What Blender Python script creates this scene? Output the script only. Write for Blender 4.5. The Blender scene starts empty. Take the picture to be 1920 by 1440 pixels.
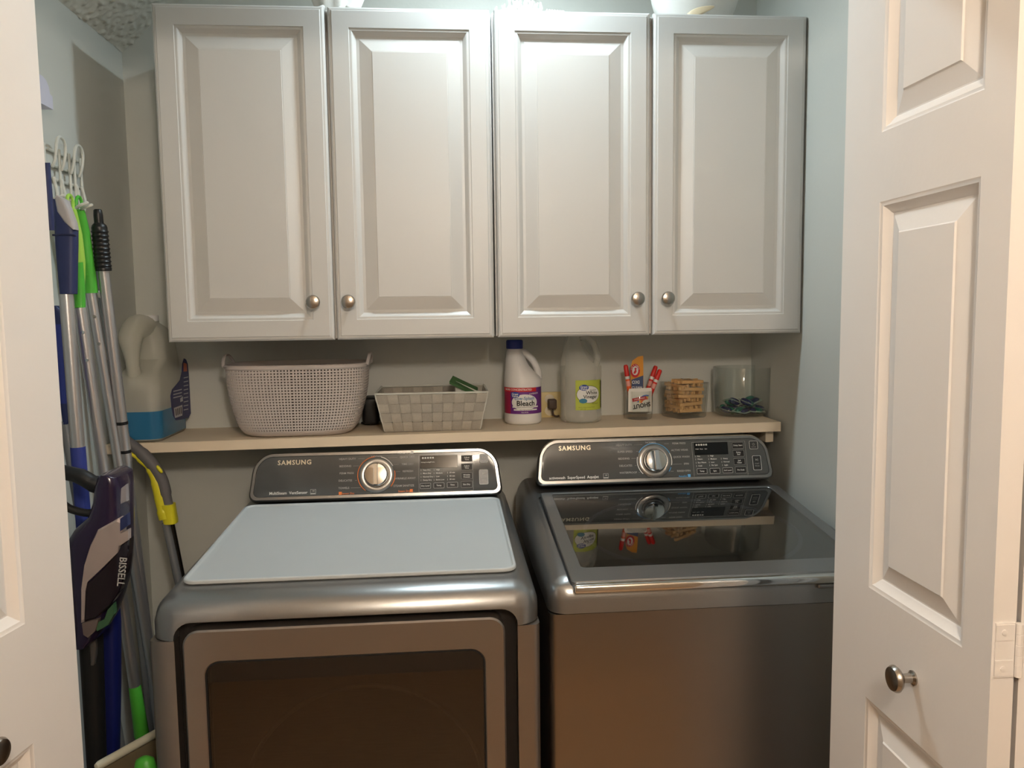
import bpy, bmesh, math, random
from mathutils import Vector, Matrix
random.seed(7)
S = bpy.context.scene
COL = S.collection
PI = math.pi
# ------------------------------------------------------------------ camera
H = 1.46            # camera height above the floor; the camera stands at x=0, y=0 and looks along +y
F = 1470.0          # focal length in pixels of the 1920 px wide frame
RX = Vector((0.99620, -0.0860, -0.0125)); RD = Vector((-0.0201, -0.0884, -0.9959)); RF = Vector((0.0845, 0.9924, -0.0898))
cam_d = bpy.data.cameras.new('camera'); cam = bpy.data.objects.new('camera', cam_d); COL.objects.link(cam)
cam_d.sensor_width = 36; cam_d.lens = F / 1920 * 36; cam_d.clip_start = 0.02
fw = RF.normalized(); rx = (RX - fw * RX.dot(fw)).normalized(); up = rx.cross(fw)
mw = Matrix((rx, up, -fw)).transposed().to_4x4(); mw.translation = (0, 0, H)
cam.matrix_world = mw
S.camera = cam
def ray(px, py): return rx * (px - 960) - up * (py - 720) + fw * F
def at(px, py, y):                       # the point at depth y that the photograph shows at (px, py)
    r = ray(px, py); r = r * (y / r.y); return Vector((r.x, r.y, r.z + H))
def atx(px, py, x):
    r = ray(px, py); r = r * (x / r.x); return Vector((r.x, r.y, r.z + H))
# ------------------------------------------------------------------ world, lights, exposure
w = bpy.data.worlds.new('world'); S.world = w; w.use_nodes = True
w.node_tree.nodes['Background'].inputs[0].default_value = (0.9, 0.85, 0.8, 1); w.node_tree.nodes['Background'].inputs[1].default_value = 0.02
S.view_settings.view_transform = 'Standard'; S.view_settings.look = 'None'; S.view_settings.gamma = 1
S.cycles.transparent_max_bounces = 32; S.view_settings.use_curve_mapping = False; S.view_settings.exposure = 0.12
CLOSET_LAMP = (0.16, 1.74, 2.49); CLOSET_E = 275.0
HALL_LAMP = (0.18, -0.30, 2.00); HALL_E = 182.0
# ------------------------------------------------------------------ materials
def lin(c): return tuple(((x / 12.92) if x <= 0.04045 else ((x + 0.055) / 1.055) ** 2.4) for x in c)
def srgb(r, g, b): return lin((r / 255, g / 255, b / 255))
MATS = {}
def mat(name, col, rough=0.5, metal=0.0, var=0.04, scale=30, bump=0.0, bscale=200, spec=0.5, trans=0.0, ior=1.45, emit=0, coat=0, aniso=0, stretch=None, alpha=None, sss=0):
    if name in MATS: return MATS[name]
    m = bpy.data.materials.new(name); m.use_nodes = True; nt = m.node_tree; b = nt.nodes['Principled BSDF']
    b.inputs['Roughness'].default_value = rough; b.inputs['Metallic'].default_value = metal
    b.inputs['Specular IOR Level'].default_value = spec; b.inputs['IOR'].default_value = ior
    b.inputs['Transmission Weight'].default_value = trans; b.inputs['Coat Weight'].default_value = coat
    b.inputs['Base Color'].default_value = (*col, 1)
    tc = nt.nodes.new('ShaderNodeTexCoord')
    src = tc.outputs['Object']
    if stretch:
        mp = nt.nodes.new('ShaderNodeMapping'); mp.inputs['Scale'].default_value = stretch
        nt.links.new(src, mp.inputs['Vector']); src = mp.outputs['Vector']
    if var:
        n = nt.nodes.new('ShaderNodeTexNoise'); n.inputs['Scale'].default_value = scale; n.inputs['Detail'].default_value = 4
        nt.links.new(src, n.inputs['Vector'])
        mx = nt.nodes.new('ShaderNodeMix'); mx.data_type = 'RGBA'
        mx.inputs[6].default_value = (*[max(0, c * (1 - var)) for c in col], 1); mx.inputs[7].default_value = (*[min(1, c * (1 + var)) for c in col], 1)
        nt.links.new(n.outputs['Fac'], mx.inputs[0]); nt.links.new(mx.outputs[2], b.inputs['Base Color'])
    if bump:
        n2 = nt.nodes.new('ShaderNodeTexNoise'); n2.inputs['Scale'].default_value = bscale; n2.inputs['Detail'].default_value = 3
        nt.links.new(src, n2.inputs['Vector'])
        bp = nt.nodes.new('ShaderNodeBump'); bp.inputs['Strength'].default_value = bump; bp.inputs['Distance'].default_value = 0.002
        nt.links.new(n2.outputs['Fac'], bp.inputs['Height']); nt.links.new(bp.outputs['Normal'], b.inputs['Normal'])
    if aniso:
        b.inputs['Anisotropic'].default_value = aniso
        tg = nt.nodes.new('ShaderNodeTangent'); tg.direction_type = 'RADIAL'; tg.axis = 'Z'
        nt.links.new(tg.outputs[0], b.inputs['Tangent'])
    if emit:
        b.inputs['Emission Color'].default_value = (*col, 1); b.inputs['Emission Strength'].default_value = emit
    if sss: b.inputs['Subsurface Weight'].default_value = sss; b.inputs['Subsurface Radius'].default_value = (.02, .02, .02)
    if alpha is not None:
        out = nt.nodes['Material Output']; tr = nt.nodes.new('ShaderNodeBsdfTransparent'); ms = nt.nodes.new('ShaderNodeMixShader')
        tr.inputs[0].default_value = (*alpha[1], 1)
        ms.inputs[0].default_value = alpha[0]
        nt.links.new(tr.outputs[0], ms.inputs[1]); nt.links.new(b.outputs[0], ms.inputs[2]); nt.links.new(ms.outputs[0], out.inputs[0])
    MATS[name] = m; return m
wallpaint = mat('wall_paint', srgb(204, 206, 200), 0.6, var=0.02, scale=6, bump=0.15, bscale=120)
ceilmat = mat('popcorn_ceiling', srgb(214, 213, 203), 0.9, var=0.05, scale=60)
cabwhite = mat('white_thermofoil', srgb(200, 199, 196), 0.38, var=0.012, scale=8, bump=0.03, bscale=500)
doorwhite = mat('white_door_paint', srgb(240, 237, 234), 0.42, var=0.015, scale=10, bump=0.12, bscale=90)
hallpaint = mat('hall_paint', srgb(222, 208, 190), 0.7, var=0.03, scale=4)
woodfloor = mat('wood_floor', srgb(186, 152, 116), 0.4, var=0.25, scale=12, stretch=(1, 8, 1))
nickel = mat('brushed_nickel', srgb(172, 166, 158), 0.24, 1.0, var=0.06, scale=60)
platinum = mat('platinum_metal_paint', srgb(150, 151, 151), 0.3, 0.85, var=0.03, scale=300)
platdark = mat('platinum_side_paint', srgb(70, 71, 72), 0.35, 0.8, var=0.03, scale=300)
stainless = mat('brushed_stainless', srgb(150, 143, 136), 0.27, 1.0, var=0.05, scale=40, aniso=0.75, stretch=(1, 1, 60))
doorsteel = mat('dryer_door_steel', srgb(150, 143, 137), 0.33, 0.9, var=0.03, scale=40, stretch=(1, 1, 30))
chrome = mat('chrome', srgb(215, 215, 213), 0.08, 1.0, var=0.03, scale=80)
silver = mat('silver_trim', srgb(152, 151, 149), 0.28, 0.95, var=0.03)
conpanel = mat('console_glass', srgb(84, 86, 86), 0.2, 0.1, var=0.04, scale=10, coat=0.4)
blackgloss = mat('black_gloss', srgb(10, 10, 11), 0.08, 0.0, var=0.1)
blackmatte = mat('black_plastic', srgb(22, 22, 23), 0.5, 0.0, var=0.1, scale=50)
darkgap = mat('dark_rubber', srgb(15, 14, 14), 0.7, var=0.1)
windowglass = mat('dryer_window_glass', srgb(34, 30, 27), 0.06, 0.0, var=0.05, coat=0.5)
lidglass = mat('lid_glass', srgb(90, 95, 95), 0.03, 0, var=0, trans=1.0, ior=1.5)
ink_white = mat('ink_white', srgb(225, 225, 222), 0.5, var=0.02)
ink_grey = mat('ink_grey', srgb(170, 170, 168), 0.5, var=0.02)
ink_gold = mat('ink_silver_logo', srgb(226, 218, 196), 0.3, 0.5, var=0.02)
ink_orange = mat('ink_orange', srgb(226, 120, 52), 0.5, var=0.02)
ink_blue = mat('ink_blue', srgb(90, 160, 214), 0.5, var=0.02)
ink_black = mat('ink_black', srgb(22, 22, 26), 0.5, var=0.02)
ink_red = mat('ink_red', srgb(196, 36, 40), 0.45, var=0.03)
matgrey = mat('silicone_mat_grey', srgb(176, 182, 184), 0.6, var=0.02, scale=20)
shelfpaint = mat('shelf_cream_paint', srgb(232, 216, 192), 0.5, var=0.05, scale=14, bump=0.1, bscale=60)
basketgrey = mat('basket_plastic', srgb(196, 187, 182), 0.55, var=0.03, scale=40)
strapmat = mat('strap_fabric', srgb(178, 172, 160), 0.85, var=0.12, scale=260, bump=0.5, bscale=900)
strapmat2 = mat('strap_fabric_darker', srgb(167, 161, 150), 0.85, var=0.12, scale=260, bump=0.5, bscale=900)
wiremat = mat('white_coated_wire', srgb(205, 206, 198), 0.4, var=0.03)
bleachwhite = mat('bottle_white', srgb(226, 224, 222), 0.4, var=0.02, sss=0.05)
capblue = mat('cap_blue', srgb(34, 46, 120), 0.4, var=0.04)
milky = mat('milky_plastic', srgb(226, 224, 212), 0.35, var=0.02, alpha=(0.42, (0.97, 0.97, 0.95)))
milky2 = mat('milky_clear_plastic', srgb(236, 234, 226), 0.25, var=0.02, alpha=(0.30, (0.97, 0.97, 0.95)))
bluefluid = mat('blue_fluid', srgb(44, 106, 146), 0.2, var=0.03)
clearfluid = mat('clear_fluid', srgb(215, 215, 208), 0.1, var=0.02, alpha=(0.22, (0.97, 0.97, 0.95)))
glass = mat('clear_glass', (0.97, 0.985, 0.98), 0.0, var=0, trans=1.0, ior=1.45)
pinwood = mat('clothespin_wood', srgb(222, 178, 122), 0.7, var=0.15, scale=60, stretch=(1, 6, 6))
steelwire = mat('spring_steel', srgb(170, 168, 165), 0.3, 1.0)
podblue = mat('pod_blue', srgb(20, 36, 84), 0.15, var=0.08, coat=0.5)
podgreen = mat('pod_green', srgb(34, 110, 92), 0.15, var=0.08, coat=0.5)
podfilm = mat('pod_film', srgb(205, 228, 218), 0.12, var=0.02, alpha=(0.45, (0.93, 0.98, 0.96)))
navy = mat('navy_plastic', srgb(38, 48, 92), 0.5, var=0.05, scale=60)
royal = mat('royal_blue_plastic', srgb(44, 58, 136), 0.55, var=0.05, scale=120)
greyplastic = mat('grey_plastic', srgb(172, 168, 168), 0.5, var=0.03)
limegreen = mat('lime_plastic', srgb(160, 208, 84), 0.4, var=0.06, scale=15)
green = mat('green_plastic', srgb(78, 176, 58), 0.4, var=0.05)
alu = mat('aluminium_pole', srgb(196, 196, 198), 0.32, 0.85, var=0.03, scale=40)
alugrey = mat('grey_pole', srgb(140, 142, 144), 0.4, 0.5, var=0.03)
blackrub = mat('black_grip', srgb(20, 20, 22), 0.38, var=0.1)
purple = mat('purple_plastic', srgb(38, 27, 54), 0.22, var=0.05, coat=0.3)
vacsilver = mat('vacuum_silver', srgb(196, 180, 174), 0.35, 0.5, var=0.03)
vacbin = mat('vacuum_bin_smoked', srgb(28, 16, 24), 0.08, var=0.05, coat=0.5)
yellow = mat('yellow_plastic', srgb(222, 212, 44), 0.4, var=0.04)
charcoal = mat('charcoal_plastic', srgb(98, 96, 98), 0.55, var=0.04)
cream = mat('cream_plastic', srgb(212, 208, 186), 0.5, var=0.04)
outletplate = mat('outlet_plate', srgb(212, 194, 140), 0.45, var=0.03)
outletwhite = mat('almond_plastic', srgb(222, 212, 190), 0.45, var=0.03)
shellwhite = mat('shell_white', srgb(232, 231, 226), 0.5, var=0.04, scale=50, bump=0.3, bscale=120)
shellcream = mat('shell_cream', srgb(226, 208, 176), 0.5, var=0.05, scale=30)
lampglow = mat('lamp_glow', (0.80, 0.94, 1.0), 0.5, var=0, emit=CLOSET_E)
hallglow = mat('hall_lamp_glow', (1.0, 0.89, 0.76), 0.5, var=0, emit=HALL_E)
lavender = mat('lavender_white_plastic', srgb(206, 206, 222), 0.5, var=0.02)
def thin_glass(name, tint, ior, rough=0.0):
    m = bpy.data.materials.new(name); m.use_nodes = True; nt = m.node_tree; nt.nodes.remove(nt.nodes['Principled BSDF'])
    tr = nt.nodes.new('ShaderNodeBsdfTransparent'); tr.inputs[0].default_value = (*tint, 1); gl_ = nt.nodes.new('ShaderNodeBsdfGlossy'); gl_.inputs['Roughness'].default_value = rough
    lw_ = nt.nodes.new('ShaderNodeLayerWeight'); lw_.inputs[0].default_value = 0.5; pw_ = nt.nodes.new('ShaderNodeMath'); pw_.operation = 'POWER'; pw_.inputs[1].default_value = 2.2
    ma = nt.nodes.new('ShaderNodeMath'); ma.operation = 'MULTIPLY_ADD'; ma.inputs[1].default_value = 0.85; ma.inputs[2].default_value = ior; ma.use_clamp = True; ms = nt.nodes.new('ShaderNodeMixShader')
    nt.links.new(lw_.outputs['Facing'], pw_.inputs[0]); nt.links.new(pw_.outputs[0], ma.inputs[0])
    nt.links.new(ma.outputs[0], ms.inputs[0]); nt.links.new(tr.outputs[0], ms.inputs[1]); nt.links.new(gl_.outputs[0], ms.inputs[2]); nt.links.new(ms.outputs[0], nt.nodes['Material Output'].inputs[0])
    MATS[name] = m; return m
glass = thin_glass('thin_clear_glass', (0.96, 0.972, 0.966), 0.035)
lidglass = thin_glass('tinted_lid_glass', (0.42, 0.43, 0.43), 0.07, 0.02)
def paper(name, c, r=0.45): return mat(name, srgb(*c), r, var=0.03)
# ------------------------------------------------------------------ mesh helpers
ORG = {}
class MB:
    def __init__(s, xf=None): s.v = []; s.f = []; s.xf = xf
    def add(s, vs, fs):
        k = len(s.v)
        s.v += [(s.xf @ Vector(p)) if s.xf else Vector(p) for p in vs]; s.f += [tuple(i + k for i in f) for f in fs]; return s
    def addbm(s, bm):
        bm.verts.index_update(); s.add([v.co.copy() for v in bm.verts], [[v.index for v in f.verts] for f in bm.faces]); bm.free(); return s
    def box(s, x0, x1, y0, y1, z0, z1):
        return s.add([(x, y, z) for x in (x0, x1) for y in (y0, y1) for z in (z0, z1)],
                     [(0, 1, 3, 2), (4, 6, 7, 5), (0, 4, 5, 1), (2, 3, 7, 6), (0, 2, 6, 4), (1, 5, 7, 3)])
    def rbox(s, x0, x1, y0, y1, z0, z1, r=0.004, seg=3, pick=None):
        bm = bmesh.new(); vs = [bm.verts.new((x, y, z)) for x in (x0, x1) for y in (y0, y1) for z in (z0, z1)]
        for f in [(0, 1, 3, 2), (4, 6, 7, 5), (0, 4, 5, 1), (2, 3, 7, 6), (0, 2, 6, 4), (1, 5, 7, 3)]: bm.faces.new([vs[i] for i in f])
        es = [e for e in bm.edges if pick is None or pick((e.verts[0].co + e.verts[1].co) / 2, e.verts[1].co - e.verts[0].co)]
        bmesh.ops.bevel(bm, geom=es, offset=r, segments=seg, profile=0.5, affect='EDGES')
        return s.addbm(bm)
    def loft(s, secs, cap=True, closed=True, caps=(True, True)):
        n = len(secs[0]); vs = [p for q in secs for p in q]; fs = []
        for i in range(len(secs) - 1):
            for j in range(n if closed else n - 1):
                k = (j + 1) % n; fs.append((i * n + j, i * n + k, (i + 1) * n + k, (i + 1) * n + j))
        if cap and caps[0]: fs.append(tuple(reversed(range(n))))
        if cap and caps[1]: fs.append(tuple(range((len(secs) - 1) * n, len(secs) * n)))
        return s.add(vs, fs)
    def tube(s, pts, r, n=12, cap=True, closed=False, flat=1.0, round_ends=False):
        pts = [Vector(p) for p in pts]; rs = list(r) if hasattr(r, '__len__') else [r] * len(pts)
        if round_ends:
            a = (pts[0] - pts[1]).normalized(); b = (pts[-1] - pts[-2]).normalized(); r0, r1 = rs[0], rs[-1]
            pts = [pts[0] + a * r0 * .95, pts[0] + a * r0 * .7] + pts + [pts[-1] + b * r1 * .7, pts[-1] + b * r1 * .95]
            rs = [r0 * .25, r0 * .72] + rs + [r1 * .72, r1 * .25]
        secs = []; N = len(pts); nrm = None
        for i, p in enumerate(pts):
            if closed: t = pts[(i + 1) % N] - pts[i - 1]
            else: t = pts[min(i + 1, N - 1)] - pts[max(i - 1, 0)]
            t.normalize()
            if nrm is None: nrm = t.cross(Vector((0, 1, 0)) if abs(t.y) < 0.9 else Vector((1, 0, 0))).normalized()
            nrm = (nrm - t * nrm.dot(t)).normalized(); bn = t.cross(nrm)
            secs.append([p + nrm * math.cos(2 * PI * k / n) * rs[i] + bn * math.sin(2 * PI * k / n) * rs[i] * flat for k in range(n)])
        if closed: secs.append(secs[0]); return s.loft(secs, cap=False)
        return s.loft(secs, cap=cap)
    def lathe(s, prof, c=(0, 0, 0), n=28, axis='z', sx=1.0, sy=1.0, cap=True):
        c = Vector(c); secs = []
        for r, h in prof:
            q = []
            for k in range(n):
                a = 2 * PI * k / n; u, v = r * math.cos(a) * sx, r * math.sin(a) * sy
                q.append(c + (Vector((u, v, h)) if axis == 'z' else Vector((u, h, v)) if axis == 'y' else Vector((h, u, v))))
            secs.append(q)
        return s.loft(secs, cap=cap)
    def prism(s, poly, d, plane='xz', at0=0.0):
        n = len(poly)
        def P(p, e): return (p[0], e, p[1]) if plane == 'xz' else (p[0], p[1], e) if plane == 'xy' else (e, p[0], p[1])
        return s.add([P(p, at0) for p in poly] + [P(p, at0 + d) for p in poly],
                     [tuple(reversed(range(n))), tuple(range(n, 2 * n))] + [(i, (i + 1) % n, n + (i + 1) % n, n + i) for i in range(n)])
    def build(s, name, m, parent=None, loc=None, smooth=True, angle=38, fix=True):
        org = ORG[parent] if parent is not None else Vector(loc or (0, 0, 0))
        me = bpy.data.meshes.new(name); me.from_pydata([tuple(v - org) for v in s.v], [], s.f)
        if fix:
            bm = bmesh.new(); bm.from_mesh(me); bmesh.ops.recalc_face_normals(bm, faces=bm.faces); bm.to_mesh(me); bm.free()
        me.materials.append(m)
        if smooth:
            for p in me.polygons: p.use_smooth = True
            me.set_sharp_from_angle(angle=math.radians(angle))
        me.update()
        o = bpy.data.objects.new(name, me); COL.objects.link(o)
        if parent is not None: o.parent = parent
        else: o.location = org
        ORG[o] = org
        return o
def tag(o, label, cat, group=None):
    o['label'] = label; o['category'] = cat
    if group: o['group'] = group
    return o
def thing(name, loc, label, cat, group=None):
    o = bpy.data.objects.new(name, None); o.empty_display_size = 0.05; COL.objects.link(o); o.location = loc; ORG[o] = Vector(loc)
    return tag(o, label, cat, group)
def struct(o, label=None):
    o['kind'] = 'structure'
    if label: o['label'] = label
    return o
def sempty(name, loc):
    o = bpy.data.objects.new(name, None); COL.objects.link(o); o.location = loc; ORG[o] = Vector(loc); o['kind'] = 'structure'; return o
def copy_tree(o, parent=None):
    c = o.copy(); COL.objects.link(c); c.parent = parent
    for ch in list(o.children): copy_tree(ch, c)
    return c
def boolean(o, cutter):
    md = o.modifiers.new('cut', 'BOOLEAN'); md.operation = 'DIFFERENCE'; md.object = cutter; md.solver = 'EXACT'
    dg = bpy.context.evaluated_depsgraph_get(); me = bpy.data.meshes.new_from_object(o.evaluated_get(dg))
    o.modifiers.clear(); o.data = me; bpy.data.objects.remove(cutter)
    for p in me.polygons: p.use_smooth = True
    me.set_sharp_from_angle(angle=math.radians(35))
def rrect(x0, x1, z0, z1, r, n=6):
    rr = r if hasattr(r, '__len__') else (r,) * 4      # bl, br, tr, tl
    out = []
    for (cx, cz, a0, q) in ((x0 + rr[0], z0 + rr[0], PI, rr[0]), (x1 - rr[1], z0 + rr[1], 1.5 * PI, rr[1]), (x1 - rr[2], z1 - rr[2], 0, rr[2]), (x0 + rr[3], z1 - rr[3], .5 * PI, rr[3])):
        for k in range(n + 1): a = a0 + .5 * PI * k / n; out.append((cx + q * math.cos(a), cz + q * math.sin(a)))
    return out
def ellipse(cx, cy, z, a, b, n=28, p=2.0):
    out = []
    for k in range(n):
        t = 2 * PI * k / n; c, s_ = math.cos(t), math.sin(t)
        out.append((cx + a * math.copysign(abs(c) ** (2 / p), c), cy + b * math.copysign(abs(s_) ** (2 / p), s_), z))
    return out
TEXT = {}
def text_geo(s, size, align='CENTER', bold=0.0, shear=0.0, space=1.0):
    cu = bpy.data.curves.new('lettering', 'FONT'); cu.body = s; cu.size = size; cu.align_x = align; cu.align_y = 'CENTER'
    cu.offset = bold * size; cu.resolution_u = 2; cu.fill_mode = 'FRONT'; cu.shear = shear; cu.space_character = space
    o = bpy.data.objects.new('lettering', cu); COL.objects.link(o)
    dg = bpy.context.evaluated_depsgraph_get(); me = bpy.data.meshes.new_from_object(o.evaluated_get(dg))
    v = [(p.co.x, p.co.y) for p in me.vertices]; f = [tuple(p.vertices) for p in me.polygons]
    bpy.data.objects.remove(o); bpy.data.curves.remove(cu); bpy.data.meshes.remove(me)
    return v, f
def put_text(mb, s, size, fn, align='CENTER', bold=0.0, rot=0.0, shear=0.0, wx=1.0, space=1.0):
    v, f = text_geo(s, size, align, bold, shear, space); c, sn = math.cos(rot), math.sin(rot)
    mb.add([fn(x * wx * c - y * sn, x * wx * sn + y * c) for x, y in v], f)
def smoothpath(pts, n=6):
    pts = [Vector(p) for p in pts]; out = []
    for i in range(len(pts) - 1):
        p0, p1, p2, p3 = pts[max(i - 1, 0)], pts[i], pts[i + 1], pts[min(i + 2, len(pts) - 1)]
        for k in range(n):
            t = k / n
            out.append(0.5 * ((2 * p1) + (p2 - p0) * t + (2 * p0 - 5 * p1 + 4 * p2 - p3) * t * t + (3 * p1 - p0 - 3 * p2 + p3) * t ** 3))
    out.append(pts[-1]); return out
# ------------------------------------------------------------------ the setting
D = 2.21; XL, XR = -0.83, 0.888; FY0, FY1 = 1.115, 1.225        # back wall, side walls, closet front wall
OL, OR, OT = -0.728, 0.796, 2.08                                  # door opening
CT = 2.60; HB = -0.40
struct(MB().box(XL - .6, XR + .6, D, D + .1, -.0, CT + .05).build('wall_back', wallpaint))
struct(MB().box(XL - .1, XL, FY0 + .005, D, 0, CT).build('wall_left', wallpaint))
struct(MB().box(XR, XR + .1, FY0 + .005, D, 0, CT).build('wall_right', wallpaint))
fwm = MB(); fwm.box(-2.6, OL, FY0, FY1, 0, CT).box(OR, 2.6, FY0, FY1, 0, CT).box(OL, OR, FY0, FY1, OT, CT)
struct(fwm.build('wall_front', hallpaint))
struct(MB().box(-2.6, 2.6, HB, D, -.05, 0).build('floor', woodfloor))
# sloping popcorn ceiling of the closet: a displaced grid rising to the right, then flat
ZS0 = 0.697 + H; SL = 0.876; XF = XL + (CT - ZS0) / SL
cm = MB(); nx, ny = 150, 210
def cz(x): return ZS0 + (x - XL) * SL if x < XF else CT
from mathutils import noise as mnoise
vs = []
for j in range(ny + 1):
    for i in range(nx + 1):
        x = XL + (XF - XL) * i / nx; y = FY1 + (D - FY1) * j / ny
        b = mnoise.noise(Vector((x * 105, y * 75, 0))) + .6 * mnoise.noise(Vector((x * 230, y * 190, 5)))
        b = max(0.0, b) * 0.0085
        vs.append((x + b * .66, y, cz(x) - b * .75))
cm.add(vs, [(j * (nx + 1) + i, j * (nx + 1) + i + 1, (j + 1) * (nx + 1) + i + 1, (j + 1) * (nx + 1) + i) for j in range(ny) for i in range(nx)])
cm.add([(XF, FY1, CT), (XR, FY1, CT), (XR, D, CT), (XF, D, CT)], [(0, 1, 2, 3)])
struct(cm.build('ceiling', ceilmat, fix=False, angle=80))
struct(MB().box(-2.6, 2.6, HB, FY0, 2.44, 2.5).build('ceiling_hall', hallpaint))
struct(MB().box(-2.6, 2.6, HB - .1, HB, 0, 2.5).build('wall_hall_back', hallpaint))
struct(MB().box(-2.7, -2.6, HB, FY0, 0, 2.5).build('wall_hall_left', hallpaint))
struct(MB().box(2.6, 2.7, HB, FY0, 0, 2.5).build('wall_hall_right', hallpaint))
# jambs and casing of the opening
tr = MB(); tr.box(OL, OL + .018, FY0 - .01, FY1 + .01, 0, OT).box(OR - .018, OR, FY0 - .01, FY1 + .01, 0, OT).box(OL, OR, FY0 - .01, FY1 + .01, OT - .018, OT)
struct(tr.build('trim_1', doorwhite))
# lamps
L = thing('ceiling_disc_lamp', (CLOSET_LAMP[0], CLOSET_LAMP[1], CT), 'small round flush lamp on the closet ceiling', 'lamp')
cl = Vector(CLOSET_LAMP); MB().lathe([(.060, 0), (.0595, .001)], cl, n=24).build('diffuser', lampglow, L)
MB().lathe([(.0612, .002), (.0612, -.014), (.064, -.014), (.064, .03), (.05, .04), (.03, CT - cl.z)], cl, n=28, cap=True).build('housing', bleachwhite, L, fix=True)
L = thing('wall_sconce', (HALL_LAMP[0], HB, HALL_LAMP[2]), 'warm globe lamp on the hall wall behind the camera', 'lamp')
bm = bmesh.new(); bmesh.ops.create_icosphere(bm, subdivisions=2, radius=0.075, matrix=Matrix.Translation(HALL_LAMP)); MB().addbm(bm).build('globe', hallglow, L)
MB().lathe([(.05, HB), (.05, HB + .012), (.014, HB + .018), (.014, HALL_LAMP[1] - .07)], (HALL_LAMP[0], 0, HALL_LAMP[2]), axis='y').build('arm', nickel, L)
# ------------------------------------------------------------------ bifold doors (raised-panel leaves)
def ringpanel(mb, P, x0, x1, z0, z1, prof, cap=True, first=0):
    secs = []
    for ins, d in prof:
        secs.append([P(x0 + ins, z0 + ins, d), P(x1 - ins, z0 + ins, d), P(x1 - ins, z1 - ins, d), P(x0 + ins, z1 - ins, d)])
    mb.loft(secs, cap=cap, caps=(False, True))
STICK = [(0, 0), (.003, .0015), (.006, .002), (.010, .006), (.016, .009), (.018, .011)]
RAISE = [(.018, .011), (.020, .011), (.046, .0035), (.048, .0015), (.049, .0015)]
LW, LT, LH, LZ = 0.375, 0.029, 2.01, 0.02
PZ = [(0.20, H - 0.592), (H - 0.4195, H + 0.1536), (H + 0.2524, 1.925)]
SW, SW2 = 0.1056, 0.052
def leaf(parent, P0, dirv, nrm, name, both=True):
    """a door leaf from its track edge P0 along dirv; nrm is the way its face looks"""
    P0 = Vector((P0[0], P0[1], LZ)); dirv = Vector(dirv).normalized(); nrm = Vector(nrm).normalized()
    def P(u, v, d): return P0 + dirv * u + Vector((0, 0, v - LZ)) - nrm * d
    mb = MB()
    us = [0, SW, LW - SW2, LW]; zs = [LZ]
    for a, b in PZ: zs += [a, b]
    zs.append(LZ + LH)
    for side in (0, 1):
        Q = P if side == 0 else (lambda u, v, d: P(u, v, LT - d))
        for i in range(3):
            for j in range(len(zs) - 1):
                if i == 1 and j % 2 == 1: continue
                mb.add([Q(us[i], zs[j], 0), Q(us[i + 1], zs[j], 0), Q(us[i + 1], zs[j + 1], 0), Q(us[i], zs[j + 1], 0)], [(0, 1, 2, 3)])
        for a, b in PZ: ringpanel(mb, Q, SW, LW - SW2, a, b, STICK, cap=False)
    mb.add([P(0, LZ, 0), P(LW, LZ, 0), P(LW, LZ + LH, 0), P(0, LZ + LH, 0), P(0, LZ, LT), P(LW, LZ, LT), P(LW, LZ + LH, LT), P(0, LZ + LH, LT)],
           [(0, 1, 5, 4), (1, 2, 6, 5), (2, 3, 7, 6), (3, 0, 4, 7)])
    lf = mb.build(name, doorwhite, parent, fix=False, angle=20)
    for a, b in PZ:
        m = MB()
        for side in (0, 1):
            Q = P if side == 0 else (lambda u, v, d: P(u, v, LT - d))
            ringpanel(m, Q, SW, LW - SW2, a, b, RAISE)
        m.build('raised_panel', doorwhite, lf, fix=False, angle=12)
    return lf, P
def knob(mb, c, n, r=0.0165, L=0.029):
    n = Vector(n).normalized(); q = n.to_track_quat('Z', 'Y').to_matrix().to_4x4(); m = MB(Matrix.Translation(c) @ q)
    prof = [(r * .55, 0), (r * .55, .06 * L), (r * .36, .13 * L), (r * .33, .45 * L), (r * .45, .54 * L), (r * .84, .64 * L), (r, .75 * L), (r * .985, .82 * L), (r * .86, .925 * L), (r * .56, .98 * L), (r * .25, L), (.0004, L * 1.003)]
    m.lathe(prof, n=28); mb.add(m.v, m.f)
# right pair
XD = 0.6326; YD = 1.210; ang = math.radians(-0.3)
d1 = sempty('door_1', (XD, YD, 0)); d1['label'] = 'white folded bifold door at the right with three raised panels'
dv = Vector((math.sin(ang), -math.cos(ang), 0)); nv = Vector((-math.cos(ang), -math.sin(ang), 0))
lfR, PR = leaf(d1, (XD, YD), dv, nv, 'leaf')
kb = MB(); kc = atx(1714, 1271, XD); knob(kb, PR(YD - kc.y, kc.z, 0), nv, r=.0185, L=.034); kb.build('knob', nickel, lfR)
apex = PR(LW, LZ, LT) - nv * 0.006
dA = (Vector((OR - .055, YD + .0, LZ)) - apex); dA.z = 0; dA.normalize(); nA = Vector((dA.y, -dA.x, 0))
if nA.x < 0: nA = -nA
lfRA, PA = leaf(d1, (apex.x + nA.x * LT, apex.y + nA.y * LT), dA, nA, 'leaf')
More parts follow.
